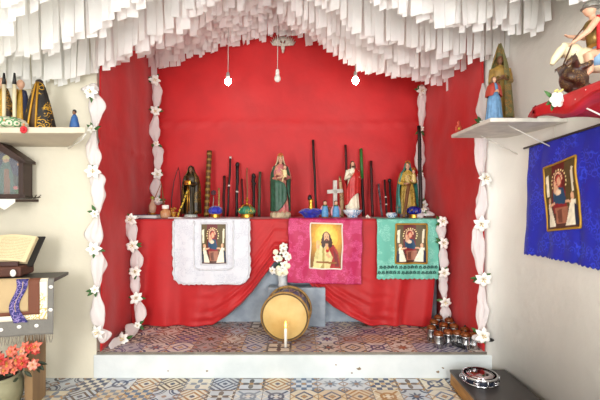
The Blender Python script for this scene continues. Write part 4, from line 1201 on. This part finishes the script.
shell(sm, 'shawl', s, [(.84, .06, .06, 0, 20, 20), (.78, .13, .10, 0, 15, 15), (.66, .16, .13, 0, 12, 12), (.55, .17, .14, 0, 30, 30)], mat('red_shawl', 'a83a2a', .5), folds=5)
shell(sm, 'veil', s, [(.985, .01, .01, 0, 50, 50), (.96, .05, .05, 0, 60, 60), (.9, .06, .065, .005, 55, 55), (.84, .07, .07, .01, 60, 60)], mat('brown_veil', '7a5a3a', .5), folds=5)
rf = thing('red_flower', 'small red and gold flower on the left tip of the right shelf', 'flower', (XW-.44, 3.03, 1.90))
g = G()
for k in range(7): a = k*2*PI/7; g.ball((.018*math.cos(a), -.0, .03+.02*math.sin(a)), (.012, .008, .012), 8, 6)
g.ball((0, 0, .07), (.014, .012, .02)); g.build('petals', mat('red_orange_petal', 'b5402c', .6), rf)
G().ball((0, -.008, .03), .009, 8, 6).build('center', YEL, rf)
G().tube([(0, 0, 0), (0, 0, .03)], .004, 6).build('stem', LEAF, rf)

# ------------------------------------------------------------ near right shelf with red cloth, rider statue
s2 = thing('wall_shelf', 'shelf under a red cloth at the top right of the wall', 'shelf', (XW, 1.75, 1.87))
G().box((-.19, -.04, 0), (.38, .80, .022)).build('board', SH, s2, smooth=False, bevel=.003)
G().tube([(-.005, .10, -.20), (-.34, .14, -.02)], .004, 6).build('bracket', WHITE, s2)
rcl = thing('shelf_cloth', 'red cloth with white dots covering the top right shelf', 'cloth', (XW-.19, 1.75, 1.885))
def rc(u, v):
    # wraps: u along y, v from wall over top, down the front, back underneath
    y = lerp(.38, -.47, u)
    path_ = [(.17, .004), (-.2, .004), (-.215, -.01), (-.215+.02*math.sin(u*9), -.05-.02*math.sin(u*6)), (-.05, -.050), (.17, -.055)]
    i = v*5; k = min(4, int(i)); f = i-k
    x = lerp(path_[k][0], path_[k+1][0], f); z = lerp(path_[k][1], path_[k+1][1], f)
    if k >= 3: z += .012*math.sin(u*15+f*3)-.004
    return Vector((x, y+(.02*math.sin(v*9)), z))
RCM = mat('red_shelf_cloth', 'c5161f', .55, var=.25, vs=9, bump=.3, bs=20)
G().sheet(rc, 40, 30).build('cloth', RCM, rcl, thick=.003)
def gather(u, v):
    a = 2*PI*v
    r = lerp(.001, .035, u**.8)*(1+.3*math.sin(5*a+u*4))
    return Vector((-.200+lerp(.03, 0, u)+r*math.cos(a)*.6, .38+lerp(.12, -.02, u), -.026+r*math.sin(a)*.8))
G().sheet(gather, 14, 20).build('pointed_corner', RCM, rcl)
g = G(); rnd = random.Random(3)
for k in range(9): y = rnd.uniform(-.45, .36); x = rnd.uniform(-.2, .1); G().ball((-.220, y, rnd.uniform(-.045, -.005)), (.002, .003, .003), 6, 4).build('white_dot', WHITE, rcl)
fr = thing('white_rose', 'white cloth rose with green leaves pinned at the red shelf cloth corner', 'flower', (XW-.19-.235, 1.90, 1.866)); fr.scale = (.82,)*3
g = G()
for L_ in range(3):
    for k in range(6-L_):
        a = k*2*PI/(6-L_)+L_; r = .026-.009*L_
        g.ball((r*math.cos(a), -.012-.010*L_, r*math.sin(a)), (.019-.003*L_, .012, .019-.003*L_), 10, 7)
g.ball((0, -.04, 0), .010, 8, 6)
g.build('petals', LILY, fr)
g = G(); leafs(g, (0, 0, .01), .06, (0, -1, 0), 4, 5); g.build('leaf', LEAF, fr, thick=.001)
g = G()
for k in range(5): g.ball((-.01+.01*k, -.01, .05+.006*math.sin(k*2)), .007, 7, 5)
g.build('small_buds', mat('yellow_bud', 'd5c878', .6), fr)

# rider on a pale horse
rd = thing('rider_statue', 'statue of a helmeted rider in red cape on a pale horse, top right', 'statue', (1.445, 1.98, 1.892), rz=R(-24)); rd.scale = (1.08,)*3
HO = mat('cream_horse_paint', 'e6d8b4', .5, var=.18, vs=20)
g = G()  # horse faces local -X
g.tube([(.10, 0, .15), (.06, 0, .17), (0, 0, .17), (-.06, 0, .18), (-.10, 0, .19)], [.040, .055, .053, .058, .040], 16)
g.tube([(-.075, 0, .19), (-.10, -.005, .235), (-.125, -.01, .245), (-.15, -.012, .225)], [.045, .034, .026, .020], 12)
g.tube([(-.14, -.012, .235), (-.165, -.014, .20), (-.178, -.016, .172)], [.021, .018, .011], 10)
for sd in (-1, 1): g.tube([(-.135, -.01+sd*.012, .25), (-.137, -.01+sd*.016, .27)], [.007, .002], 6)
for (x, y, f) in ((.09, .025, 1), (.085, -.03, 1), (-.075, .025, -1), (-.08, -.03, -1)):
    if f > 0: pts = [(x, y, .15), (x+.0, y, .10), (x+.018, y, .06), (x+.008, y, .012), (x+.0, y, .004)]
    else: pts = [(x, y, .16), (x-.01, y, .10), (x-.006, y, .055), (x-.008, y, .015), (x-.014, y, .004)]
    g.tube(pts, [.030, .020, .011, .009, .013], 10)
g.build('horse', HO, rd, voxel=.004)
g = G()
for k in range(7): g.tube([(-.085-.01*k, -.005, .255-.001*k), (-.08-.01*k, .02, .235), (-.08-.01*k, .028, .21)], [.007, .007, .003], 6)
g.tube([(.135, 0, .17), (.155, 0, .14), (.155, 0, .08)], [.012, .014, .004], 8)
g.build('mane', mat('pale_mane', 'c9b68a', .6), rd)
G().rings([((.005, 0, .14), .06, .062), ((.005, 0, .18), .055, .064), ((.005, 0, .225), .04, .045)], 20).build('saddle_cloth', mat('pale_blue_cloth', '7ea7c9', .5), rd)
g = G()
g.rings([((0, 0, .20), .035, .035), ((0, 0, .26), .036, .028), ((-.005, 0, .33), .046, .030), ((-.008, 0, .355), .032, .022), ((-.012, 0, .365), .014, .014)], 16)
g.tube([(-.012, 0, .36), (-.022, 0, .385)], [.014, .014], 8)
g.ball((-.028, -.004, .405), (.026, .024, .032), 14, 10)
g.tube([(-.05, -.006, .41), (-.056, -.006, .398)], [.003, .005], 6)
for sd in (-1, 1):
    g.tube([(0, sd*.03, .20), (-.045, sd*.062, .18), (-.04, sd*.066, .11), (-.055, sd*.066, .095)], [.026, .022, .014, .010], 10)
g.tube([(-.008, -.040, .345), (-.045, -.065, .29), (-.085, -.06, .26)], [.017, .014, .010], 8)
hand(g, (-.085, -.06, .26), (-.8, 0, -.5), (0, 0, -1), .5, 1)
g.tube([(-.008, .040, .345), (-.04, .06, .30), (-.08, .05, .31)], [.017, .014, .010], 8)
hand(g, (-.08, .05, .31), (-.8, 0, .2), (0, 0, 1), .5, -1)
g.build('rider', SKIN, rd, voxel=.0035)
G().rings([((0, 0, .185), .048, .050), ((0, 0, .215), .043, .042), ((0, 0, .245), .037, .034)], 24, fold=lambda a, t: 1+.06*math.sin(12*a)).build('tunic_skirt', mat('ochre_leather', 'a8762e', .5), rd)
G().rings([((0, 0, .235), .038, .034), ((-.003, 0, .28), .041, .033), ((-.006, 0, .33), .049, .033), ((-.008, 0, .352), .035, .026)], 20).build('armour', mat('bronze_armour', '8c7038', .35, .5), rd)
G().ball((-.024, -.003, .42), (.033, .031, .026), 16, 10).lathe([(.036, .408), (.041, .411), (.036, .415)], 20, (-.024, -.003, 0)).tube([(-.03, 0, .44), (0, 0, .452), (.02, 0, .43)], [.006, .009, .004], 6).build('helmet', mat('grey_helmet', '8d8b84', .35, .6), rd)
def cape(u, v):
    a = lerp(-100, 100, u)
    A = R(a)
    r = lerp(.042, .075, v)*(1+.08*math.sin(u*22)*v)
    return Vector((r*math.cos(A)*1.0-.004, r*math.sin(A), lerp(.362, .20, v)))
G().sheet(cape, 30, 14).build('cape', mat('crimson_cape', 'b81a22', .5, var=.2, vs=30), rd, thick=.004)
g = G(); g.tube([(-.06, -.062, .31), (-.10, -.062, .26), (-.14, -.06, .15)], .0035, 6); g.build('lance', mat('brown_lance', '54341e', .5), rd)
dg = thing('dragon_figure', 'dark brown speckled coiled dragon in front of the pale horse', 'statue', (1.325, 1.97, 1.892)); dg.scale = (1.1, 1.1, 1.2)
g = G()
g.ball((0, 0, .075), (.060, .05, .055), 20, 12)
pts = [(.04*math.cos(t_)*1.2, -.03+.02*math.sin(t_*2), .03+.12*(t_/7)) for t_ in [k*.35 for k in range(20)]]
g.tube(pts, [.022-.0006*k for k in range(20)], 8)
g.tube([(-.01, -.03, .12), (-.035, -.05, .145), (-.055, -.055, .13), (-.07, -.055, .115)], [.018, .017, .014, .007], 8)
g.tube([(0, -.02, .02), (-.03, -.04, .01), (-.05, -.045, .003)], [.016, .012, .010], 8)
for sd in (-1, 1): g.tube([(-.035, -.045+sd*.01, .155), (-.025, -.045+sd*.014, .175)], [.005, .001], 5)
g.build('body', brocade('dragon_scales', '3a2018', '8a6a3a', 110, .75, .4), dg, voxel=.0045)
for sd in (-1, 1):
    def wing(u, v): return Vector((sd*.02+sd*.045*u, .01+.02*u, .10+.05*v*(1-.5*u)+.02*math.sin(u*9)*(1-v)))
    G().sheet(wing, 10, 5).build('wing', MATS['dragon_scales'], dg, thick=.003)

# ------------------------------------------------------------ left wall: high shelf and things on it
s3 = thing('wall_shelf', 'high cloth-covered shelf on the left front wall', 'shelf', (-2.0, YF, 1.86))
CLS = mat('grey_cream_cover', 'cfc3ae', .8, var=.12, vs=6, bump=.2, bs=15)
bt_ = [(-.75, -.004, -.043), (.176, -.004, -.043), (.574, -.50, -.016), (-.75, -.50, -.016)]
tp_ = [(-.75, -.004, .024), (.20, -.004, .024), (.574, -.50, .024), (-.75, -.50, .024)]
G().add(bt_+tp_, [(0, 3, 2, 1), (4, 5, 6, 7), (0, 1, 5, 4), (1, 2, 6, 5), (2, 3, 7, 6), (3, 0, 4, 7)]).build('board', CLS, s3, smooth=False, bevel=.006)
G().tube([(.574, -.49, -.02), (.50, -.40, -.045), (.38, -.25, -.05), (.20, -.03, -.06)], .004, 6).build('cord', WHITE, s3)
ZS = 1.886
mt = thing('embroidered_mantle', 'black mantle with gold embroidery shaped like a cone on the left shelf', 'mantle', (at(42, 0, 2.95).x, 2.92, ZS))
BG = brocade('black_gold_embroidery', '16120f', 'c79a35', 30, .45, .5, .5, emb=.5)
def cone(u, v):
    a = R(lerp(14, 346, u)); A = -PI/2-a
    r = lerp(.022, .115, v**.75)
    return Vector((r*math.cos(A)*(1+.03*math.sin(9*A)), .75*r*math.sin(A), lerp(.355, 0, v)))
G().sheet(cone, 50, 24).build('cloak', BG, mt, thick=.006)
g = G()
for u in (0.0, 1.0): g.tube([cone(u, k/20)+Vector((0, -.004, 0)) for k in range(21)], .0075, 6)
g.build('gold_border', GOLD, mt)
G().lathe([(.07, 0), (.06, .15), (.025, .33), (.001, .34)], 20).build('lining', mat('brown_lining', '5a4632', .8), mt)
G().ball((0, 0, .36), (.026, .024, .02)).build('top', DWOOD, mt)
# left figures
def mantled(px, D, label, m, hgt, w, rz=0, headcol=SKIN):
    root = thing('mantled_statue', label, 'statue', (at(px, 0, D).x, D, ZS), rz=rz)
    def c2(u, v):
        a = R(lerp(25, 335, u)); A = -PI/2-a; r = lerp(.03, w, v**.8)
        return Vector((r*math.cos(A)*(1+.05*math.sin(8*A)), .7*r*math.sin(A), lerp(hgt, .0, v)))
    G().sheet(c2, 40, 20).build('cloak', m, root, thick=.005)
    G().rings([((0, 0, 0), w*.85, w*.6), ((0, 0, hgt*.5), w*.6, w*.4), ((0, 0, hgt*.88), w*.3, w*.22), ((0, 0, hgt), .015, .015)], 24, fold=lambda a, t: 1+.05*math.sin(9*a)*(1-t)).build('dress', mat('gold_cloth', 'c9a03c', .45, .2, var=.3, vs=30), root)
    g = G(); g.tube([(0, 0, hgt-.02), (0, 0, hgt+.03)], .012, 8).ball((0, -.004, hgt+.045), (.026, .028, .034), 14, 10).tube([(0, -.03, hgt+.05), (0, -.036, hgt+.038)], [.003, .005], 5)
    g.build('head', headcol, root, voxel=.003)
    g = G()
    for u in (0.0, 1.0): g.tube([c2(u, k/16)+Vector((0, -.005, 0)) for k in range(17)], .006, 6)
    g.build('trim', GOLD, root)
    return root
mantled(3, 2.98, 'brown and gold cloaked statue at the far left of the high shelf', brocade('brown_gold_cloth', '2e2014', 'a87c30', 50, .4, .6), .33, .10)
mantled(21, 3.03, 'navy blue cloaked statue between the brown one and the black mantle', mat('navy_cloth', '1c2444', .6), .33, .085, R(12))
for (px, lab) in ((4, 'pale wooden post at the far left on the high shelf'), (14.5, 'pale wooden post with dark tip beside the navy statue')):
    p = thing('wooden_post', lab, 'post', (at(px, 0, 2.84).x, 2.84, ZS))
    G().tube([(0, 0, 0), (0, 0, .32)], .012, 8).build('shaft', mat('cream_post', 'd9cba8', .6), p)
    G().tube([(0, 0, .32), (0, 0, .40)], [.014, .006], 8).build('tip', BLACK, p)
fc = thing('floral_cushion', 'pastel floral cushion at the left end of the high shelf', 'cushion', (at(10, 0, 2.78).x, 2.765, ZS))
G().lathe([(.09, 0), (.115, .01), (.12, .03), (.10, .055), (.07, .07), (.001, .075)], 36, fold=lambda a, t: 1+.04*math.sin(9*a)).build('cushion', brocade('pastel_floral_cloth', 'd5cdb4', '4f8a58', 24, .2, .7), fc)
g = G(); rnd = random.Random(8)
for k in range(16):
    a = rnd.uniform(PI*1.05, PI*1.95); z = rnd.uniform(.015, .055); r = .117-.3*max(0, z-.03)
    G().ball((r*math.cos(a), r*math.sin(a), z), (.010, .006, .008), 7, 5).build('appliqued_flower', mat('orange_applique', 'd8854a', .6), fc)
bd = thing('saint_figurine', 'tiny blue-cloaked figurine at the right end of the high shelf', 'figurine', (at(75, 0, 2.86).x, 2.86, ZS))
bd.location.x = at(74.5, 0, 2.83).x; bd.location.y = 2.83
G().rings([((0, 0, 0), .034, .026), ((0, 0, .04), .030, .024), ((0, 0, .09), .02, .016), ((0, 0, .11), .008, .008)], 18, fold=lambda a, t: 1+.08*math.sin(6*a)*(1-t)).build('cloak', mat('cobalt_cloak', '2d5d9a', .5, var=.3, vs=40), bd)
G().ball((0, -.004, .12), (.012, .012, .015), 10, 8).build('head', fig_skin, bd)
G().ball((0, 0, .128), (.014, .013, .016), 10, 8).build('veil', BLACK, bd)
rw = thing('red_rosette', 'red fabric rosette pinned to the high shelf edge', 'flower', (at(23, 0, 2.68).x, 2.69, at(0, 129.5, 2.68).z))
g = G()
for k in range(9): a = k*2*PI/9; g.ball((.016*math.cos(a), -.004, .016*math.sin(a)), (.010, .006, .010), 8, 6)
g.ball((0, -.008, 0), .009, 8, 6)
g.build('petals', mat('red_rosette_cloth', 'c2202a', .6), rw)

# shrine
s4 = thing('wall_shelf', 'narrow dark shelf under the wooden shrine on the left wall', 'shelf', (-2.2, YF, 1.395))
G().box((-.12, -.13, 0), (.54, .25, .02)).build('board', mat('dark_shelf_wood', '3a241a', .5), s4, smooth=False, bevel=.003)
def doily(u, v):
    x = lerp(-.35, .148, u)
    tri = abs(((x+.35)/.166) % 1-.5)*2
    h = .025+.055*(1-tri)
    if v < .5: return Vector((x, lerp(-.02, -.262, v*2), .012))
    return Vector((x, -.264-.004*math.sin(u*20), .012-h*(v-.5)*2))
dl = G().sheet(doily, 60, 12).build('doily', mat('white_doily', 'e6e3da', .8, bump=.4, bs=90), thick=.0015, loc=(-2.2, YF, 1.395)); tag(dl, 'white pointed doily lying under the wooden shrine', 'doily')
hs = thing('wooden_shrine', 'dark wooden gabled shrine with a painted saint behind glass', 'shrine', (at(-3, 0, 3.0).x, 3.07, 1.409), rz=R(4))
WD = mat('dark_shrine_wood', '46271b', .5, vs=8, col2='2f1a12', stretch=(1, 1, .2))
hw, hh, ap_ = .175, .285, .41
g = G().box((-hw+.01, 0, hh/2), (.02, .10, hh)).box((hw-.01, 0, hh/2), (.02, .10, hh)).box((0, 0, .01), (2*hw, .10, .02)).prism([(-hw, .04, 0), (hw, .04, 0), (hw, .04, hh), (0, .04, ap_-.01), (-hw, .04, hh)], (0, .015, 0))
g.build('case', WD, hs, smooth=False)
g = G()
for sd in (-1, 1): g.prism([(0, -.075, ap_+.012), (0, -.075, ap_-.008), (sd*(hw+.022), -.075, hh-.022), (sd*(hw+.022), -.075, hh-.002)], (0, .135, 0))
g.build('roof', WD, hs, smooth=False)
g = G()
for (a, b) in (((-hw+.018, .018), (-hw+.018, hh)), ((hw-.018, .018), (hw-.018, hh)), ((-hw, .018), (hw, .018)), ((-hw+.01, hh-.01), (0, ap_-.03)), ((hw-.01, hh-.01), (0, ap_-.03))):
    av = Vector((a[0], -.055, a[1])); bv = Vector((b[0], -.055, b[1])); dd = (bv-av); an = math.atan2(dd.x, dd.z)
    g.box((av+bv)/2, (.034, .014, dd.length+.02), Matrix.Rotation(an, 3, 'Y'))
g.build('door_frame', WD, hs, smooth=False, bevel=.002)
def shr():
    def bg(u, v): return (.16, .20, .34) if v > .5 else (.20, .26, .24)
    S = [('p', [(.28, .05), (.30, .55), (.42, .80), (.55, .80), (.66, .5), (.70, .05)], (.25, .42, .38)), ('p', [(.44, .05), (.44, .6), (.56, .6), (.60, .05)], (.55, .38, .28)),
         ('e', .49, .80, .07, .07, (.80, .62, .48)), ('e', .49, .85, .09, .05, (.85, .80, .5)), ('e', .8, .8, .05, .03, (.9, .6, .3)), ('e', .2, .12, .1, .05, (.2, .5, .25)), ('e', .8, .12, .12, .06, (.2, .45, .25)), ('e', .72, .2, .06, .04, (.8, .4, .4)), ('e', .15, .25, .05, .03, (.75, .6, .5)), ('e', .85, .3, .04, .03, (.6, .3, .3))]
    rr_ = raster(S, bg)
    return lambda u, v: tuple(c*.55 for c in rr_(u, v))
def shs(u, v):
    x = lerp(-hw+.025, hw-.025, u); zt = lerp(hh-.005, ap_-.035, 1-abs(u-.5)*2)
    return Vector((x, .03, lerp(.022, zt, v)))
picture('painting', shr(), shs, hs, 40, 60)
G().add([(-hw+.02, -.05, .02), (hw-.02, -.05, .02), (hw-.02, -.05, hh-.01), (0, -.05, ap_-.03), (-hw+.02, -.05, hh-.01)], [(0, 1, 2, 3, 4)]).build('glass', mat('shrine_glass', 'ffffff', .03, alpha=.12), hs, smooth=False)
sp = thing('dry_sprig', 'small dark dried sprig on the narrow shelf beside the shrine', 'sprig', (at(35, 0, 3.0).x-.02, 3.0, 1.407))
g = G(); rnd = random.Random(4)
for k in range(22):
    a = rnd.uniform(-.3, .3); x = rnd.uniform(-.05, .05)
    g.tube([(x*.3, 0, .006), (x, rnd.uniform(-.02, .02), .012), (x*1.3, rnd.uniform(-.03, .03), rnd.uniform(.004, .035))], [.004, .004, .001], 5)
g.build('twigs', mat('dark_dry_twig', '332a1c', .8), sp)
nl = thing('wall_hook', 'small black hook at the top of the left garland', 'hook', at(90, 88, YF-.002))
G().box((0, -.012, 0), (.04, .022, .028)).tube([(.02, -.02, 0), (.05, -.03, .004), (.055, -.03, .02)], .004, 6).build('hook', BLACK, nl, smooth=False, bevel=.002)
nl = thing('wall_peg', 'small dark knob on the wall edge at the lower right of the niche', 'knob', Vector((at(487.5, 0, YF).x, YF-.002, at(0, 338, YF).z)))
G().tube([(0, 0, 0), (0, -.035, 0)], .008, 8).ball((0, -.045, 0), (.03, .018, .014)).build('peg', mat('dark_metal_knob', '3c3a3a', .3, .7), nl)

# ------------------------------------------------------------ left table with book
tabz = .875
tt_ = thing('side_table', 'dark-topped wooden table at the left edge holding an open book', 'table', (-2.055, 2.76, 0), rz=R(12))
TW = mat('weathered_table_wood', '5a4534', .6, vs=8, col2='3b2d22', stretch=(1, 1, .15))
TG = mat('grey_black_tabletop', '45413d', .45, var=.2)
G().box((0, 0, tabz-.011), (.80, .28, .022)).build('top', TG, tt_, smooth=False, bevel=.003)
LW = mat('light_leg_wood', '9a7b52', .6, vs=8, col2='74593a', stretch=(1, 1, .15))
for (x, y) in ((-.33, 0), (.235, 0)):
    G().box((x, y, (tabz-.022)/2), (.05, .22, tabz-.022)).build('leg', LW, tt_, smooth=False, bevel=.003)
G().box((-.047, .09, tabz-.067), (.515, .02, .09)).build('apron', TW, tt_, smooth=False)
# cloth over the table front edge with border bands
tc_ = thing('table_runner_cloth', 'grey fringed cloth with brown panel and white border over the left table', 'cloth', tt_.location+Vector((0, 0, tabz)), rz=R(12))
def tcf(x, d):
    if d < 0: return Vector((x, -.146-d, .003))
    return Vector((x+.0, -.149-.008*math.sin(x*16)*min(1, d*4)-.03*d+.010*nz(x*5, d*4, 6), -.0-d))
def tcm(x0, x1, d0, d1, off=0.0, nu=30, nv=20, shape=None):
    def fn(u, v):
        x = lerp(x0, x1, u); d = lerp(d0, d1, v)
        if shape: x, d = shape(u, v)
        p = tcf(x, d); return p+(Vector((0, -off, 0)) if d > 0 else Vector((0, 0, off)))
    return G().sheet(fn, nu, nv)
GC = mat('grey_linen', '77746e', .85, var=.12, vs=12, bump=.3, bs=60)
tcm(-.37, .402, -.06, .36, nu=60, nv=30).build('linen', GC, tc_, thick=.002)
BT = mat('beige_panel', 'b59c74', .8); BR_ = mat('brown_band', '6e3e2a', .75); WBn = brocade('white_gilt_band', 'e2dcc6', 'c2a254', 40, .3, .7)
tcm(-.24, .365, -.02, .26, .003, 40, 16).build('white_border', WBn, tc_, thick=.001)
tcm(-.21, .32, -.02, .225, .006, 40, 16).build('brown_border', BR_, tc_, thick=.001)
tcm(-.15, .255, -.02, .20, .009, 40, 16).build('beige_panel', BT, tc_, thick=.001)
g = G()
for k in range(75):
    x = -.365+.76*k/74; g.tube([tcf(x, .358), tcf(x+.004*math.sin(k*3), .385)+Vector((0, -.003, 0)), tcf(x+.008*math.sin(k*5), .415)], [.003, .0025, .001], 4)
g.build('fringe', mat('grey_fringe', '8d8577', .85), tc_)
g = G()
for (x, d) in ((.385, .05), (.385, .2), (.2, .30), (.1, .31), (0, .31), (-.1, .31), (.3, .3)): G().ball(tcf(x, d)+Vector((0, -.004, 0)), (.014, .003, .012), 8, 5).build('white_motif', WHITE, tc_)
rn = thing('ribbon_strip', 'blue and violet floral ribbon hanging over the grey table cloth', 'ribbon', tt_.location+Vector((0, 0, tabz)), rz=R(12))
def rb(u, v):
    d = lerp(-.05, .27, v); x = .20+(u-.5)*(.085-.03*math.sin(v*3))+.022*math.sin(v*7)
    p = tcf(x, d); return p+(Vector((0, -.014-.006*math.sin(u*9), 0)) if d > 0 else Vector((0, -.012, .005)))
G().sheet(rb, 10, 30).build('ribbon', brocade('blue_violet_floral', '25256a', '8d7ab0', 40, .6, .6), rn, thick=.0015)
# book on a brown box
bx = thing('book_rest', 'brown cloth-covered block under the open book on the left table', 'book stand', (at(-6, 0, 2.78).x, 2.80, tabz+.007), rz=R(9))
G().box((0, 0, .035), (.40, .19, .07)).build('block', mat('brown_cloth_block', '5e3526', .7, var=.3, vs=12, bump=.2, bs=30), bx, bevel=.012, smooth=False)
G().box((0, -.06, .085), (.34, .03, .03)).build('ledge', mat('dark_red_brown', '3e1c16', .5), bx, smooth=False, bevel=.004)
g = G(); g.ball((.16, -.112, .03), (.02, .004, .025), 8, 6); g.build('white_motif', WHITE, bx)
ob = thing('open_book', 'large open book with cream pages and black cover, tilted back on its block', 'book', (at(-12, 0, 2.8).x, 2.80, tabz+.082), rz=R(1), rx=R(-38))
g = G()
def pg(sd):
    def fn(u, v): return Vector((sd*u*.25, .002-.026*math.sin(PI*min(1, .15+u*.9))-.008, lerp(.015, .225, v)))
    return fn
for sd in (-1, 1):
    g.sheet(pg(sd), 16, 6)
    g.prism([(sd*.0, .02, .015), (sd*.25, .02, .015), (sd*.25, -.004, .015), (sd*.0, -.01, .015)], (0, 0, .21))
def txt():
    m = bpy.data.materials.new('printed_page'); m.use_nodes = True; t = NT(m); b = t.n['Principled BSDF']
    tc = t.node('ShaderNodeTexCoord'); sp_ = t.node('ShaderNodeSeparateXYZ'); t.put(sp_.inputs[0], tc.outputs['Object'])
    ln = t.math('GREATER_THAN', t.math('SINE', t.math('MULTIPLY', sp_.outputs[2], 520.0)), .2)
    w = t.math('GREATER_THAN', t.noise(t.coord((90, 1, 20)), 3.0, 1), .42)
    ins = t.math('MULTIPLY', t.math('LESS_THAN', t.math('ABSOLUTE', t.math('SUBTRACT', t.math('ABSOLUTE', sp_.outputs[0]), .125)), .10), t.math('LESS_THAN', t.math('ABSOLUTE', t.math('SUBTRACT', sp_.outputs[2], .12)), .088))
    f = t.math('MULTIPLY', t.math('MULTIPLY', ln, w), t.math('MULTIPLY', ins, .45))
    t.put(b.inputs['Base Color'], t.mix(f, hexc('dcc9a0'), hexc('6a5a48'))); b.inputs['Roughness'].default_value = .8
    return m
g.build('pages', txt(), ob, smooth=False)
g = G(); g.box((.145, .027, .12), (.29, .010, .245)).box((-.145, .027, .12), (.29, .010, .245))
g.build('cover', BLACK, ob, smooth=False, bevel=.002)
# pot with coral flowers
pt = thing('plant_pot', 'glazed stoneware pot of coral flowers under the left table', 'plant pot', (at(7, 0, 2.80).x, 2.68, 0))
G().lathe([(.105, 0), (.12, .01), (.155, .07), (.17, .14), (.165, .20), (.15, .235), (.16, .25), (.145, .25), (.13, .22), (.001, .215)], 36).build('pot', mat('greenish_stoneware', '9a9678', .4, vs=7, col2='7c7a5c', bump=.15, bs=20), pt)
G().lathe([(.143, .22), (.145, .232), (.001, .24)], 24).build('soil', mat('dark_soil', '2a211a', .9, bump=.5, bs=60), pt)
rnd = random.Random(6)
CO = [mat('coral_petal', 'd9705a', .6), mat('pale_coral_petal', 'e09a84', .6), mat('red_petal', 'b8342c', .6)]
for k in range(44):
    x = rnd.uniform(-.14, .34); z = .27+.13*rnd.random()+max(0, x)*.22
    y = -.02-.12*rnd.random() if x < .13 else -.05-.04*rnd.random()
    gp, gs = G(), G(); lily(gp, gs, Vector((x, y, z)), rnd.uniform(.03, .045), (rnd.uniform(-.5, .5), -1, rnd.uniform(0, .6)), k+50)
    f = gp.build('coral_flower', CO[0] if k % 3 else CO[1+(k//3) % 2], pt, thick=.001); gs.build('stamen', YEL, f)
g = G()
for k in range(36): leafs(g, Vector((rnd.uniform(-.14, .3), rnd.uniform(-.1, 0), rnd.uniform(.25, .38))), .06, (rnd.uniform(-.6, .6), -1, rnd.uniform(-.2, .8)), k, 1)
g.build('foliage', mat('dark_leaf', '28331f', .6), pt, thick=.001)
g = G()
for k in range(14): x = rnd.uniform(-.12, .2); g.tube([(x*.3, -.02, .22), (x, -.05, .27+.12*rnd.random())], .003, 5)
g.build('stems', MATS['dark_leaf'], pt)

# ------------------------------------------------------------ camera, light, world
cam = bpy.data.cameras.new('camera'); co = bpy.data.objects.new('camera', cam); C.objects.link(co)
co.location = (0, 0, EYE); co.rotation_euler = (PI/2, 0, 0); cam.sensor_width = 36; cam.lens = F/600*36
bpy.context.scene.camera = co
def area(name, loc, target, size, e, col=(1, 1, 1)):
    l = bpy.data.lights.new(name, 'AREA'); l.shape = 'RECTANGLE'; l.size, l.size_y = size; l.energy = e; l.color = col
    o = bpy.data.objects.new(name, l); C.objects.link(o); o.location = loc
    o.rotation_euler = (Vector(target)-Vector(loc)).to_track_quat('-Z', 'Y').to_euler()
area('door_daylight', (-1.5, -1.2, 1.7), (0.1, 3.8, 1.3), (1.0, 1.7), 95, (1, .98, .95))
area('right_fill', (1.1, -1.6, 1.6), (-.4, 3.8, 1.4), (1.0, 1.6), 100, (.97, .99, 1))  # unseen fill lamp added at the right to brighten the left niche panel
w = bpy.data.worlds.new('world'); bpy.context.scene.world = w; w.use_nodes = True
w.node_tree.nodes['Background'].inputs[0].default_value = (.95, .97, 1, 1); w.node_tree.nodes['Background'].inputs[1].default_value = 1.05
sc_ = bpy.context.scene
sc_.view_settings.view_transform = 'Standard'; sc_.view_settings.look = 'None'; sc_.view_settings.gamma = 1; sc_.view_settings.use_curve_mapping = False
sc_.view_settings.exposure = 0.2
